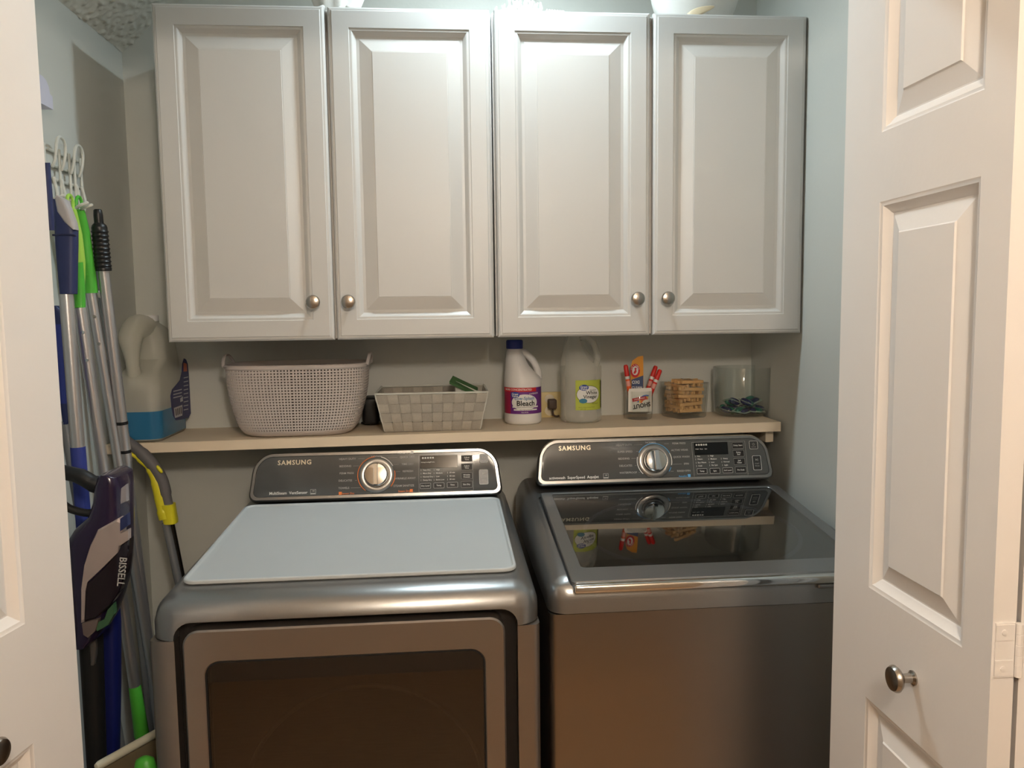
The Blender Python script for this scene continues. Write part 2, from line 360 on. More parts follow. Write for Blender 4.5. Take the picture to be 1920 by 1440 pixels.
# painted hinge across the two near edges
hg = MB(); ex = -nv
for zc in (H - 0.400,):
    c = PR(LW, zc, 0)
    def hx(u0, u1, d0, d1_, z0, z1):
        a = PR(LW + d0, z0, u0); b = PR(LW + d1_, z1, u1)
        hg.add([PR(LW + d, z, u) for u in (u0, u1) for d in (d0, d1_) for z in (z0, z1)], [(0, 1, 3, 2), (4, 6, 7, 5), (0, 4, 5, 1), (2, 3, 7, 6), (0, 2, 6, 4), (1, 5, 7, 3)])
    hx(.003, .027, 0, .0018, zc - .033, zc + .033)
    hx(.003, .0255, .0018, .0026, zc - .031, zc - .012); hx(.003, .0255, .0018, .0026, zc + .012, zc + .031)
    hx(.037, .062, 0, .0018, zc - .016, zc + .016)
    for k in range(5): hg.lathe([(.004, -.0065), (.0045, -.006), (.0045, .006), (.004, .0065)], PR(LW + .003, zc - .026 + .013 * k, .0315), n=10)
    for z in (zc - .022, zc + .022): hg.lathe([(.0035, 0), (.0035, -.001), (.001, -.0012)], PR(LW + .0026, z, .013), n=10, axis='y')
hg.build('hinge', doorwhite, lfR, angle=30)
# left pair
XD2 = -0.570; ang2 = math.radians(9.0)
d2 = sempty('door_2', (XD2, YD, 0)); d2['label'] = 'white folded bifold door at the left edge of the closet opening'
dv2 = Vector((-math.sin(ang2), -math.cos(ang2), 0)); nv2 = Vector((math.cos(ang2), -math.sin(ang2), 0))
lfL, PL = leaf(d2, (XD2, YD), dv2, nv2, 'leaf')
kb = MB(); knob(kb, PL(0.204, H - .548, 0), nv2, r=.0185, L=.034); kb.build('knob', nickel, lfL)
apex = PL(LW, LZ, LT) - nv2 * 0.006
dA = (Vector((OL + .045, YD, LZ)) - apex); dA.z = 0; dA.normalize(); nA = Vector((-dA.y, dA.x, 0))
if nA.x > 0: nA = -nA
leaf(d2, (apex.x + nA.x * LT, apex.y + nA.y * LT), dA, nA, 'leaf')
# ------------------------------------------------------------------ wall cabinets
CY = 1.884; CZ0, CZ1 = H - 0.0575, H + 0.7035; CD = 0.0195
CPROF = [(0, .009), (.0015, .005), (.005, .0022), (.009, .0018), (.0105, 0), (.0475, 0), (.0485, .0016), (.0535, .002), (.0555, .003), (.0635, .0095), (.070, .0095), (.098, .0018), (.0995, .0018), (.1003, .0006)]
def cabinet(x0, x1, doors, label):
    t = thing('wall_cabinet', (x0, D, CZ0), label, 'cabinet', 'white wall cabinets over the shelf')
    MB().rbox(x0, x1, CY + CD + .003, D - .001, CZ0 + .003, CZ1 - .003, .0012, 1).build('body', cabwhite, t)
    for (a, b, kx, tilt) in doors:
        m = MB()
        def P(u, v, d): return Vector((u, CY + d - tilt * (u - a if kx > (a + b) / 2 else b - u), v))
        secs = [[P(a, CZ0, CD), P(b, CZ0, CD), P(b, CZ1, CD), P(a, CZ1, CD)]]
        for ins, d in CPROF: secs.append([P(a + ins, CZ0 + ins, d), P(b - ins, CZ0 + ins, d), P(b - ins, CZ1 - ins, d), P(a + ins, CZ1 - ins, d)])
        m.loft(secs)
        dr = m.build('cabinet_door', cabwhite, t, angle=8)
        k = MB(); knob(k, P(kx, H + .0315, 0), (0, -1, 0)); k.build('knob', nickel, dr)
cabinet(-0.6415, 0.1215, [(-0.6410, -0.2590, -0.3025, 0.006), (-0.2530, 0.1185, -0.222, 0)], 'left white double-door wall cabinet above the grey baskets')
cabinet(0.1245, 0.8850, [(0.1290, 0.5000, 0.4655, 0), (0.5080, 0.8845, 0.5395, 0)], 'right white double-door wall cabinet above the bleach and vinegar')
# ------------------------------------------------------------------ shelf
def zs(x): return H - 0.305 + 0.0081 * (x + 0.70)
SF = 1.968
sh = thing('wall_shelf', (0, D, H - .3), 'narrow cream painted wooden shelf under the cabinets', 'shelf')
x0, x1 = XL + .002, 0.873
MB().add([(x, y, zs(x) + d) for x in (x0, x1) for y in (SF, D - .001) for d in (-.0245, 0)], [(0, 1, 3, 2), (4, 6, 7, 5), (0, 4, 5, 1), (2, 3, 7, 6), (0, 2, 6, 4), (1, 5, 7, 3)]).build('board', shelfpaint, sh, smooth=False)
for bx in (0.845,): MB().rbox(bx, bx + .022, SF + .03, D - .001, zs(bx) - .058, zs(bx) - .0248, .002, 1).build('cleat', shelfpaint, sh)
# ------------------------------------------------------------------ appliances
class Console:
    """a leaning control panel: x along the panel, v up its face, w out of it"""
    def __init__(s, x0, x1, yb, zb, yt, zt):
        s.x0, s.x1 = x0, x1; s.o = Vector((0, yb, zb)); t = Vector((0, yt - yb, zt - zb)); s.h = t.length; s.T = t.normalized(); s.N = Vector((0, -s.T.z, s.T.y)); s.xc = (x0 + x1) / 2
    def p(s, x, v, w=0.0): return Vector((x, 0, 0)) + s.o + s.T * v + s.N * w
    def uv(s, px, py):
        r = ray(px, py); c = Vector((0, 0, H)); k = (s.o - c).dot(s.N) / r.dot(s.N); q = c + r * k; return q.x, (q - s.o).dot(s.T)
    def px(s): return 1.93 / F
    def outline(s, ins, n=8, top=0.0, bow=0.004):
        x0, x1 = s.x0 + ins, s.x1 - ins; h = s.h - ins - top
        r = [max(.004, .020 - ins * .5), max(.004, .020 - ins * .5), max(.008, .050 - ins), max(.008, .050 - ins)]
        out = []
        for x, v in rrect(x0, x1, ins, h, r, n):
            f = (v / s.h); xx = s.xc + (x - s.xc) * (1 - .045 * f); v += bow * f * (1 - ((x - s.xc) / (s.x1 - s.xc)) ** 2)
            out.append((xx, v))
        return out
def pad(mb, C, x, v, wd, ht, w0, w1, r=.002):
    secs = []
    for w, ins in ((w0, 0), (w1 - .0006, 0), (w1, .0006)):
        secs.append([C.p(a, b, w) for a, b in rrect(x - wd / 2 + ins, x + wd / 2 - ins, v - ht / 2 + ins, v + ht / 2 - ins, max(r - ins, .0004), 3)])
    mb.loft(secs)
def frame_line(mb, C, x, v, wd, ht, w, t=.0007, r=.003):
    a = rrect(x - wd / 2, x + wd / 2, v - ht / 2, v + ht / 2, r, 3); b = rrect(x - wd / 2 + t, x + wd / 2 - t, v - ht / 2 + t, v + ht / 2 - t, max(r - t, .0003), 3); n = len(a)
    mb.add([C.p(*q, w) for q in a] + [C.p(*q, w) for q in b], [(i, (i + 1) % n, n + (i + 1) % n, n + i) for i in range(n)])
def console(t, C, kx, ky, ring_r, words, logo, model, opts, lower, right, power, start, arcs, dispq, extras, badge, mapf):
    hs = MB()
    secs = [[C.p(x, v, w) for x, v in C.outline(ins, top=top)] for ins, w, top in ((.010, -.10, .060), (.004, -.045, .028), (0, -.014, .006), (.001, -.005, .001), (.005, 0, 0), (.0115, 0, 0), (.0125, -.003, 0))]
    hs.loft(secs, caps=(True, True)); hs.build('console_housing', silver, t)
    pn = MB(); pn.loft([[C.p(x, v, w) for x, v in C.outline(ins)] for ins, w in ((.0122, -.004), (.0122, -.0008), (.0132, 0))]); pnl = pn.build('control_panel', conpanel, t)
    u = C.px()
    # printing
    W_, G_, O_, B_ = MB(), MB(), MB(), MB()
    def put(mb, s, q, size, align='CENTER', bold=0.01, wx=1.0, w=.0005, space=1.0):
        x, v = C.uv(*mapf(q)); put_text(mb, s, size, lambda a, b: C.p(x + a, v + b, w), align, bold, wx=wx, space=space)
    lg = MB(); put(lg, logo[0], logo[1], .0162, bold=.022, wx=1.0, space=1.16); lg.build('logo_lettering', ink_gold, pnl, smooth=False, fix=False)
    for s, q, al in words: put(G_, s, q, .0068, al)
    put(W_, model[0], model[1], .0098, bold=.012, wx=.96)
    for s, q in opts: put(W_, s, q, .0050, 'LEFT', .01); 
    for s, q in opts: put(W_, '|', (q[0] - 14, q[1]), .0045, 'LEFT', .03)
    for s, q, mb_, sz in extras: put({'o': O_, 'b': B_, 'w': W_}[mb_], s, q, sz)
    x, v = C.uv(*mapf(badge)); frame_line(G_, C, x, v, .0135, .0125, .0004, .0008, .0008); pad(G_, C, x, v - .0042, .0115, .0026, 0, .0004, .0004); pad(G_, C, x + .001, v + .002, .006, .0025, 0, .0004, .001)
    kxv = C.uv(*mapf((kx, ky)))
    def arc(mb, a0, a1, r0, r1, w=.0006):
        n = 24; A = [math.radians(a0 + (a1 - a0) * i / n) for i in range(n + 1)]
        mb.add([C.p(kxv[0] + r * math.cos(a), kxv[1] + r * math.sin(a), w) for r in (r0, r1) for a in A], [(i, i + 1, n + 2 + i, n + 1 + i) for i in range(n)])
    for key, a0, a1 in arcs: arc({'o': O_, 'b': B_, 'w': W_}[key], a0, a1, ring_r + .0008, ring_r + .0028)
    # lead lines from the cycle names to the dial
    for s, q, al in words:
        x, v = C.uv(*mapf(q)); dx, dv = x - kxv[0], v - kxv[1]
        if abs(dx) < .03: continue
        sgn = 1 if dx > 0 else -1
        wd = len(s) * .0068 * .36 + .002
        xa = x - sgn * wd; xb = kxv[0] + sgn * math.sqrt(max(1e-6, (ring_r + .005) ** 2 - min(dv * dv, (ring_r * .9) ** 2)))
        if (xa - xb) * sgn > .002: G_.add([C.p(xa, v - .0002, .0004), C.p(xb, v - .0002, .0004), C.p(xb, v + .0003, .0004), C.p(xa, v + .0003, .0004)], [(0, 1, 2, 3)])
    # display and key field
    (ax, av), (bx, bv) = C.uv(*mapf(dispq[0])), C.uv(*mapf(dispq[1]))
    m = MB(); pad(m, C, (ax + bx) / 2, (av + bv) / 2, abs(bx - ax), abs(av - bv), -.001, .0009, .001); m.build('display', blackgloss, pnl)
    (cx, cv), (dx, dv) = C.uv(*mapf(dispq[2])), C.uv(*mapf(dispq[3]))
    frame_line(G_, C, (cx + dx) / 2, (cv + dv) / 2, abs(dx - cx), abs(cv - dv), .0004, .0005, .001)
    for i in range(5): pad(W_, C, ax + .0065 + i * .0064, av - .0055, .0048, .0046, .0009, .0012, .0006)
    for i, s in enumerate(logo[2]): put_text(W_, s, .0038, lambda a, b: C.p(ax + .007 + i * .0115 + a, av - .0165 + b, .0013), bold=.01)
    for s, q, wd, ht in lower + right:
        x, v = C.uv(*mapf(q)); m = MB(); pad(m, C, x, v, wd, ht, -.001, .0011, .0015); m.build('button', blackmatte, pnl)
        frame_line(W_ if (s, q, wd, ht) in lower else G_, C, x, v, wd, ht, .0014, .0005, .0015)
        for i, ln in enumerate(s.split('\n')): put_text(W_, ln, .0052, (lambda i_: lambda a, b: C.p(x + a, v + b + (.0024 - .0052 * i_ if '\n' in s else 0), .0015))(i), bold=.012)
    for (q, wd, ht, kind) in (power, start):
        x, v = C.uv(*mapf(q)); m = MB(); pad(m, C, x, v, wd, ht, -.001, .0014, .003); m.build('button', platdark, pnl)
        frame_line(W_, C, x, v, wd - .001, ht - .001, .0017, .0009, .003)
        if kind == 'power':
            put_text(G_, 'POWER', .0036, lambda a, b: C.p(x + a, v - .0055 + b, .0017)); n = 16
            A = [math.radians(120 + 300 * i / n) for i in range(n + 1)]
            G_.add([C.p(x + r * math.cos(a), v + .0018 + r * math.sin(a), .0017) for r in (.0024, .0031) for a in A], [(i, i + 1, n + 2 + i, n + 1 + i) for i in range(n)])
            pad(G_, C, x, v + .0042, .0007, .003, .0014, .0018, .0002)
        else:
            G_.add([C.p(x - .003, v + .011, .0017), C.p(x - .003, v + .005, .0017), C.p(x + .0005, v + .008, .0017)], [(0, 1, 2)])
            pad(G_, C, x + .0016, v + .008, .0007, .006, .0014, .0018, .0002); pad(G_, C, x + .0032, v + .008, .0007, .006, .0014, .0018, .0002)
            put_text(G_, 'START', .0042, lambda a, b: C.p(x + a, v - .002 + b, .0017)); put_text(G_, 'PAUSE', .0042, lambda a, b: C.p(x + a, v - .008 + b, .0017))
    for mb_, m_, nm in ((W_, ink_white, 'white_print'), (G_, ink_grey, 'grey_print'), (O_, ink_orange, 'orange_print'), (B_, ink_blue, 'blue_print')):
        if mb_.f: mb_.build(nm, m_, pnl, smooth=False, fix=False)['kind'] = 'stuff'
    # dial
    M = Matrix(((1, 0, 0, 0), (0, C.T.y, C.N.y, 0), (0, C.T.z, C.N.z, 0), (0, 0, 0, 1)))
    M = Matrix.Translation(C.p(*kxv, 0)) @ M
    rg = MB(M); rg.lathe([(ring_r, -.001), (ring_r, .003), (ring_r - .001, .004), (ring_r * .80, .0055), (ring_r * .70, .0045), (ring_r * .70, 0)], n=40); dial = rg.build('dial_ring', silver, t)
    k = MB(M); r = ring_r * .66
    k.lathe([(r, .002), (r, .015), (r * .97, .019), (r * .90, .0215), (r * .5, .0225), (.0006, .0228)], n=40)
    k.loft([[(-.0055, -r * .93, .021), (.0055, -r * .93, .021), (.0055, r * .93, .021), (-.0055, r * .93, .021)], [(-.0038, -r * .86, .028), (.0038, -r * .86, .028), (.0038, r * .86, .028), (-.0038, r * .86, .028)]])
    k.build('dial', chrome, dial)
    return pnl
# ---- dryer
DX0, DX1, DY = -0.524, 0.162, 1.362
dry = thing('clothes_dryer', ((DX0 + DX1) / 2, 1.7, 0), 'grey metallic front-loading clothes dryer with a grey mat on top', 'dryer')
SEAM = H - 0.560
def shear(mb, zlo, zhi, fn):
    for v in mb.v: v.z += fn(v.y) * max(0, min(1, (v.z - zlo) / (zhi - zlo)))
tc = MB(); ZD = H - 0.4855
tc.rbox(DX0, DX1, DY, 2.08, SEAM, ZD, .047, 8, pick=lambda c, d: c.z > SEAM + .001 and (c.z > ZD - .001 or c.y < DY + .001))
shear(tc, SEAM + .02, ZD, lambda y: .047 * (y - 1.433)); cover = tc.build('top_cover', platinum, dry)
ct = MB(); ct.prism(rrect(-.480, .121, .06, H - .5285, .030), .055, 'xz', DY - .02); ctd = ct.build('cutter', platinum, dry); boolean(cover, ctd)
bd = MB(); bd.rbox(DX0, DX1, DY + .003, 2.08, 0.012, SEAM - .0015, .014, 4, pick=lambda c, d: abs(d.z) > .1); body = bd.build('body', doorsteel, dry)
ct = MB(); ct.prism(rrect(-.480, .121, .06, H - .5285, .030), .055, 'xz', DY - .02); ctd = ct.build('cutter', platinum, dry); boolean(body, ctd)
MB().prism(rrect(-.4795, .1205, .061, H - .529, .030), .004, 'xz', DY + .030).build('recess_liner', mat('recess_dark', srgb(24, 21, 20), .55), dry)
def ring_frame(mb, o, i, ro, ri, y0, y1, bev=.003):
    A = lambda ins, y, q, r: [(x, y, z) for x, z in rrect(q[0] + ins, q[1] - ins, q[2] + ins, q[3] - ins, max(.001, r - ins), 8)]
    mb.loft([A(0, y1, o, ro), A(0, y0 + bev, o, ro), A(bev, y0, o, ro), A(-bev * .6, y0, i, ri), A(0, y0 + bev * .6, i, ri), A(0, y1, i, ri)], cap=False)
dd = MB(); DO = (-.463, .0975, .44, H - .5405); DI = (-.4275, .0605, .475, H - .5975)
ring_frame(dd, DO, DI, .028, .026, DY - .008, DY + .029); ddo = dd.build('door', doorsteel, dry)
g = MB(); ring_frame(g, DI, (DI[0] + .003, DI[1] - .003, DI[2] + .003, DI[3] - .003), .026, .023, DY - .0065, DY + .01, .0008); g.build('window_gasket', darkgap, ddo)
MB().prism(rrect(DI[0] + .0025, DI[1] - .0025, DI[2] + .0025, DI[3] - .0025, .024, 8), .008, 'xz', DY - .0035).build('window', thin_glass('dryer_door_glass', (0.45, 0.41, 0.37), 0.09, 0.015), ddo)
MB().tube([(-.16 + .215 * math.cos(2 * PI * k / 56), DY + .0255, H - .875 + .205 * math.sin(2 * PI * k / 56)) for k in range(56)], .0042, 8, closed=True).build('drum_rim', mat('drum_steel', srgb(120, 112, 106), .3, .8), dry)
C1 = Console(-.4875, .1395, 1.924, H - .4515, 1.960, H - .3355)
m6 = lambda q: (440 + q[0] * .28125, 800 + q[1] * .28125)
console(dry, C1, 945, 322, .0440,
    [('HEAVY DUTY', (752, 216), 'CENTER'), ('NORMAL', (948, 200), 'CENTER'), ('QUICK DRY', (1150, 203), 'CENTER'), ('BEDDING', (738, 264), 'CENTER'), ('TIME DRY', (1153, 250), 'CENTER'), ('PERM PRESS', (747, 311), 'CENTER'), ('REFRESH', (1155, 297), 'CENTER'), ('DELICATES', (738, 360), 'CENTER'), ('WRINKLE AWAY', (1137, 345), 'CENTER'), ('TOWELS', (728, 410), 'CENTER'), ('STEAM SANITIZE', (1128, 394), 'CENTER')],
    ('SAMSUNG', (400, 240), ('Drying', 'Cooling', 'Wrinkle')), ('MultiSteam  VentSensor', (358, 443)),
    [('Very Dry', (1255, 290)), ('More Dry', (1255, 312)), ('Normal Dry', (1255, 335)), ('Damp Dry', (1255, 357)), ('High', (1342, 288)), ('Medium', (1342, 310)), ('Low', (1342, 332)), ('Extra Low', (1342, 354)), ('60 min', (1432, 306)), ('40 min', (1432, 329)), ('20 min', (1432, 351))],
    [('Dry Level', (1272, 395), .0265, .0135), ('Temp', (1362, 392), .0265, .0135), ('Time', (1452, 388), .0265, .0135)],
    [('Adjust\nTime', (1547, 212), .028, .0165), ('Adjust\nTime', (1547, 268), .028, .0165), ('Wrinkle\nPrevent', (1547, 328), .028, .0165), ('Eco Dry', (1547, 385), .028, .0165)],
    ((1660, 212), .0215, .0225, 'power'), ((1660, 335), .0235, .0385, 'start'),
    [('o', 95, 235), ('w', 28, 75), ('o', -40, 12)],
    [(1237, 195), (1487, 272), (1225, 190), (1592, 425)],
    [('Sensor Dry', (755, 446), 'o', .0068), ('Steam Dry', (1130, 430), 'o', .0068), ('Manual Dry', (1130, 175), 'w', .0068), ('■', (704, 446), 'o', .010), ('■', (1178, 428), 'o', .010), ('■', (1182, 172), 'w', .010)], (523, 434), m6)
# mat on the dryer
def deck(y): return ZD + .047 * (y - 1.433)
mt = MB(); secs = []
for ins, dz in ((.003, .0005), (0, .003), (0, .0075), (.0015, .009), (.005, .009), (.0075, .0055), (.009, .005)):
    secs.append([(x, y, deck(y) + dz) for x, y in rrect(-.487 + ins, .127 - ins, 1.430 + ins, 1.915 - ins, .024 - ins * .8, 8)])
mt.loft(secs); tag(mt.build('dryer_mat', matgrey, None, (-.18, 1.7, deck(1.7)), angle=50), 'pale grey silicone mat with raised rim lying on the dryer', 'mat')
# ---- washer
WX0, WX1, WY = 0.184, 0.870, 1.404
was = thing('washing_machine', ((WX0 + WX1) / 2, 1.75, 0), 'grey metallic top-loading washing machine with a dark glass lid', 'washer')
SL2 = .118
def lidz(y): return H - .4455 + SL2 * (y - 1.9)
ZW = H - .4455 - SL2 * .45
wc = MB(); wc.rbox(WX0, WX1, WY, 2.09, SEAM, ZW, .036, 8, pick=lambda c, d: c.z > SEAM + .001 and (c.z > ZW - .001 or c.y < WY + .001))
shear(wc, SEAM + .004, ZW, lambda y: SL2 * (min(y, 1.92) - 1.45) + .004); wcover = wc.build('top_cover', platinum, was)
ct = MB(); ct.rbox(.2215, .8425, 1.30, 1.903, H - .5275, H - .30, .022, 5, pick=lambda c, d: (c.z < H - .4 and abs(d.y) > .1) or abs(d.z) > .1)
for v in ct.v:
    if v.z < H - .45: v.z += SL2 * max(0, v.y - 1.40)
ctd = ct.build('cutter', platinum, was); boolean(wcover, ctd)
fl = MB(); fl.add([(x, y, lidz(y) + dz) for x in (.226, .838) for y in (1.418, 1.900) for dz in (-.020, -.0155)], [(0, 1, 3, 2), (4, 6, 7, 5), (0, 4, 5, 1), (2, 3, 7, 6), (0, 2, 6, 4), (1, 5, 7, 3)])
for v in fl.v: v.z += .002
fl.build('lid_recess', mat('recess_grey', srgb(58, 60, 60), .5), was)
# tub ring under the glass
tb = MB(); n = 48
for q, (r, dz) in enumerate([]): pass
pts = [Vector((.535 + .235 * math.cos(2 * PI * k / n), 1.66 + .195 * math.sin(2 * PI * k / n), lidz(1.66 + .195 * math.sin(2 * PI * k / n)) - .0125)) for k in range(n)]
tb.tube(pts, .0045, 8, closed=True); tb.build('tub_ring', mat('tub_ring_plastic', srgb(190, 200, 225), 0.4), was)
wb = MB(); wb.rbox(WX0, WX1, WY + .002, 2.09, .012, SEAM - .0015, .016, 5, pick=lambda c, d: abs(d.z) > .1); wb.build('body', stainless, was)
# lid
LX0, LX1, LY0, LY1 = .2275, .8365, 1.408, 1.897
def plan_ring(mb, outer, inner, ro, ri, z0, z1, bev=.002):
    A = lambda q, r, ins, dz: [(x, y, lidz(y) + dz) for x, y in rrect(q[0] + ins, q[1] - ins, q[2] + ins, q[3] - ins, max(.001, r - ins), 6)]
    mb.loft([A(inner, ri, 0, z0), A(outer, ro, 0, z0), A(outer, ro, 0, z1 - bev), A(outer, ro, bev, z1), A(inner, ri, -.001, z1), A(inner, ri, 0, z1 - .001), A(inner, ri, 0, z0)], cap=False)
IN = (.2555, .8085, 1.468, 1.885)
lm = MB(); plan_ring(lm, (LX0, LX1, LY0, LY1), IN, .012, .010, -.009, .003); lid = lm.build('lid', platinum, was)
gl = MB(); A = lambda dz, ins: [(x, y, lidz(y) + dz) for x, y in rrect(IN[0] + ins, IN[1] - ins, IN[2] + ins, IN[3] - ins, .010, 6)]
gl.loft([A(-.003, .0002), A(.0022, .0002)]); gl.build('glass', lidglass, lid)
hb = MB(); hz = lidz(1.405)
hb.rbox(LX0 + .001, LX1 - .001, 1.391, 1.412, hz - .016, hz + .002, .0065, 5); hb.build('handle', chrome, lid)
MB().rbox(.70, .78, 1.396, 1.425, hz - .026, hz - .017, .003, 3).build('latch', silver, was)
C2 = Console(.2195, .8385, 1.915, H - .4310, 1.950, H - .3185)
m7 = lambda q: (970 + q[0] * .265625, 790 + q[1] * .265625)
console(was, C2, 968, 280, .0430,
    [('HEAVY DUTY', (752, 168), 'CENTER'), ('NORMAL', (942, 150), 'CENTER'), ('PERM PRESS', (1140, 156), 'CENTER'), ('SUPER SPEED', (760, 215), 'CENTER'), ('ACTIVE WEAR', (1145, 203), 'CENTER'), ('BEDDING', (752, 264), 'CENTER'), ('QUICK WASH', (1157, 251), 'CENTER'), ('DELICATES', (765, 314), 'CENTER'), ('SPIN', (1193, 300), 'CENTER'), ('WATERPROOF', (783, 363), 'CENTER'), ('RINSE+SPIN', (1175, 350), 'CENTER')],
    ('SAMSUNG', (405, 190), ('Wash', 'Rinse', 'Spin')), ('activewash  SuperSpeed  AquaJet', (400, 397)),
    [('Hot', (1268, 247)), ('Warm', (1271, 268)), ('Eco Warm', (1274, 292)), ('Cold', (1277, 315)), ('High', (1360, 244)), ('Medium', (1363, 266)), ('Low', (1367, 289)), ('No Spin', (1370, 310)), ('Heavy', (1451, 263)), ('Normal', (1455, 286)), ('Light', (1460, 309))],
    [('Temp', (1303, 352), .0265, .0135), ('Spin', (1394, 350), .0265, .0135), ('Soil Level', (1484, 346), .0265, .0135)],
    [('Delay Start', (1555, 170), .0295, .0165), ('Delay\nEnd', (1560, 226), .0295, .0165), ('Self\nClean', (1566, 284), .0295, .0165), ('Pre Soak', (1577, 343), .0295, .0165)],
    ((1665, 167), .0235, .0225, 'power'), ((1690, 293), .0235, .0385, 'start'),
    [('b', 25, 150), ('w', 165, 225), ('w', -15, 25), ('b', -38, -22)],
    [(1245, 152), (1490, 232), (1228, 148), (1630, 385)],
    [('AquaJet', (1168, 387), 'b', .0068), ('■', (1213, 385), 'b', .010)], (625, 386), m7)
# ------------------------------------------------------------------ things on the shelf
# ---- large lattice basket
xa, xb = at(430, 700, 2.07).x, at(691, 700, 2.07).x; ba, bb = at(461, 815, 2.07).x, at(667, 812, 2.07).x
bx = (xa + xb) / 2; bz = zs(bx) + .001; BH = .181
bk = thing('storage_basket', (bx, 2.08, bz), 'large grey plastic basket with a fine square lattice and two loop handles', 'basket')
def bsec(f, off=0.0, z=None):
    """outline of the basket at height fraction f"""
    g_ = min(1, f / .16); rnd = 1 - .13 * (1 - math.sqrt(max(0, 1 - (1 - g_) ** 2)))
    hx = ((bb - ba) / 2 * (1 - f) + (xb - xa) / 2 * f + .010 * math.sin(PI * min(1, f * 1.0))) * rnd + off; hy = (.093 * (1 - f) + .118 * f) * rnd + off
    cx = (ba + bb) / 2 * (1 - f) + bx * f; cy = 2.071 + .004 * f
    return cx, cy, hx, hy
def bpt(f, t, off=0.0):
    cx, cy, hx, hy = bsec(f, off); c, s_ = math.cos(t), math.sin(t); p = 3.6
    return Vector((cx + hx * math.copysign(abs(c) ** (2 / p), c), cy + hy * math.copysign(abs(s_) ** (2 / p), s_), bz + f * BH))
# even steps along the perimeter
TT = []; N0 = 80000; acc = [0]; prev = bpt(1, 0)
for k in range(1, N0 + 1):
    q = bpt(1, 2 * PI * k / N0); acc.append(acc[-1] + (q - prev).length); prev = q
NB = 126; j = 0
for k in range(NB):
    tgt = acc[-1] * k / NB
    while acc[j] < tgt: j += 1
    TT.append(2 * PI * j / N0)
NR = 22; f0, f1 = .075, .945
lt = MB()
for side, off in ((0, 0.0), (1, -.0025)):
    for r in range(NR):
        for k in range(NB):
            a0, a1 = TT[k], TT[(k + 1) % NB] + (2 * PI if k == NB - 1 else 0); fa, fb = f0 + (f1 - f0) * r / NR, f0 + (f1 - f0) * (r + 1) / NR
            O = [(fa, a0), (fa, a1), (fb, a1), (fb, a0)]
            e, e2 = .25, .27
            I = [(fa + (fb - fa) * e2, a0 + (a1 - a0) * e), (fa + (fb - fa) * e2, a1 - (a1 - a0) * e), (fb - (fb - fa) * e2, a1 - (a1 - a0) * e), (fb - (fb - fa) * e2, a0 + (a1 - a0) * e)]
            lt.add([bpt(*q, off) for q in O] + [bpt(*q, off) for q in I], [(0, 1, 5, 4), (1, 2, 6, 5), (2, 3, 7, 6), (3, 0, 4, 7)])
            if side == 0: lt.add([bpt(*q, 0) for q in I] + [bpt(*q, -.0025) for q in I], [(0, 1, 5, 4), (1, 2, 6, 5), (2, 3, 7, 6), (3, 0, 4, 7)])
lt.build('lattice_wall', basketgrey, bk, fix=False, smooth=False)
TS = [2 * PI * k / 96 for k in range(96)]
bs = MB(); bs.loft([[bpt(f, t, o) for t in TS] for f, o in ((0, -.008), (.004, -.002), (.03, 0), (.075, .0006), (.077, -.003), (.03, -.004))], caps=(True, True)); bs.build('base', basketgrey, bk)
rm = MB(); rm.loft([[bpt(f, t, o) for t in TS] for f, o in ((.94, -.003), (.94, .001), (.95, .003), (.985, .0035), (1.0, .001), (1.0, -.003), (.94, -.003))], cap=False); rm.build('rim', basketgrey, bk)
for sg in (-1, 1):
    cx, cy, hx, hy = bsec(1.0); hp = [(cx + sg * (hx + .001), cy - .052, bz + BH * .97), (cx + sg * (hx + .004), cy - .042, bz + BH + .008), (cx + sg * (hx + .006), cy - .018, bz + BH + .021), (cx + sg * (hx + .006), cy + .018, bz + BH + .021), (cx + sg * (hx + .004), cy + .042, bz + BH + .008), (cx + sg * (hx + .001), cy + .052, bz + BH * .97)]
    MB().tube(smoothpath(hp, 5), .0045, 8, flat=.6).build('handle', basketgrey, bk)
# dark cloth added inside the large basket so its holes look dark
cl_ = MB(); cl_.loft([[Vector((bsec(f)[0] + (bpt(f, t).x - bsec(f)[0]) * .93, bsec(f)[1] + (bpt(f, t).y - bsec(f)[1]) * .90, bz + f * BH + (.006 * math.sin(5 * t) if f > .7 else 0))) for t in TS] for f in (.03, .08, .2, .4, .6, .78, .86)])
tag(cl_.build('added_filler', mat('dark_filler', srgb(100, 90, 86), .9, var=.15, scale=60), None, (bx, 2.08, bz + .004), angle=60), 'added dark brown cloth inside the large lattice basket', 'filler')
# ---- woven strap basket
yf, yk = 2.005, 2.185; wz0 = zs(-.1) + .001
P_ = lambda px, py, y: at(px, py, y)
tl, tr_ = P_(703, 738, 1.985).x, P_(915, 735, 1.985).x; bl, br = P_(722, 815, yf + .01).x, P_(900, 810, yf + .01).x
wz1 = P_(810, 737, 1.985).z
wk = thing('woven_basket', ((bl + br) / 2, 2.09, wz0), 'small rectangular basket woven from beige-grey straps on the shelf', 'basket')
def wpt(u, s, h):                # u along the side 0..1, side index s, h height 0..1
    x0_, x1_ = bl + (tl - bl) * h, br + (tr_ - br) * h; y0_, y1_ = yf - (yf - 1.985) * h, yk + .012 * h
    z = wz0 + (wz1 - wz0) * h
    return [Vector((x0_ + (x1_ - x0_) * u, y0_, z)), Vector((x1_, y0_ + (y1_ - y0_) * u, z)), Vector((x1_ - (x1_ - x0_) * u, y1_, z)), Vector((x0_, y1_ - (y1_ - y0_) * u, z))][s]
WN = [Vector((0, -1, 0)), Vector((1, 0, 0)), Vector((0, 1, 0)), Vector((-1, 0, 0))]
NC = [10, 6, 10, 6]; ROWS = 4; AMP = .0023
cum = [0, 10, 16, 26]
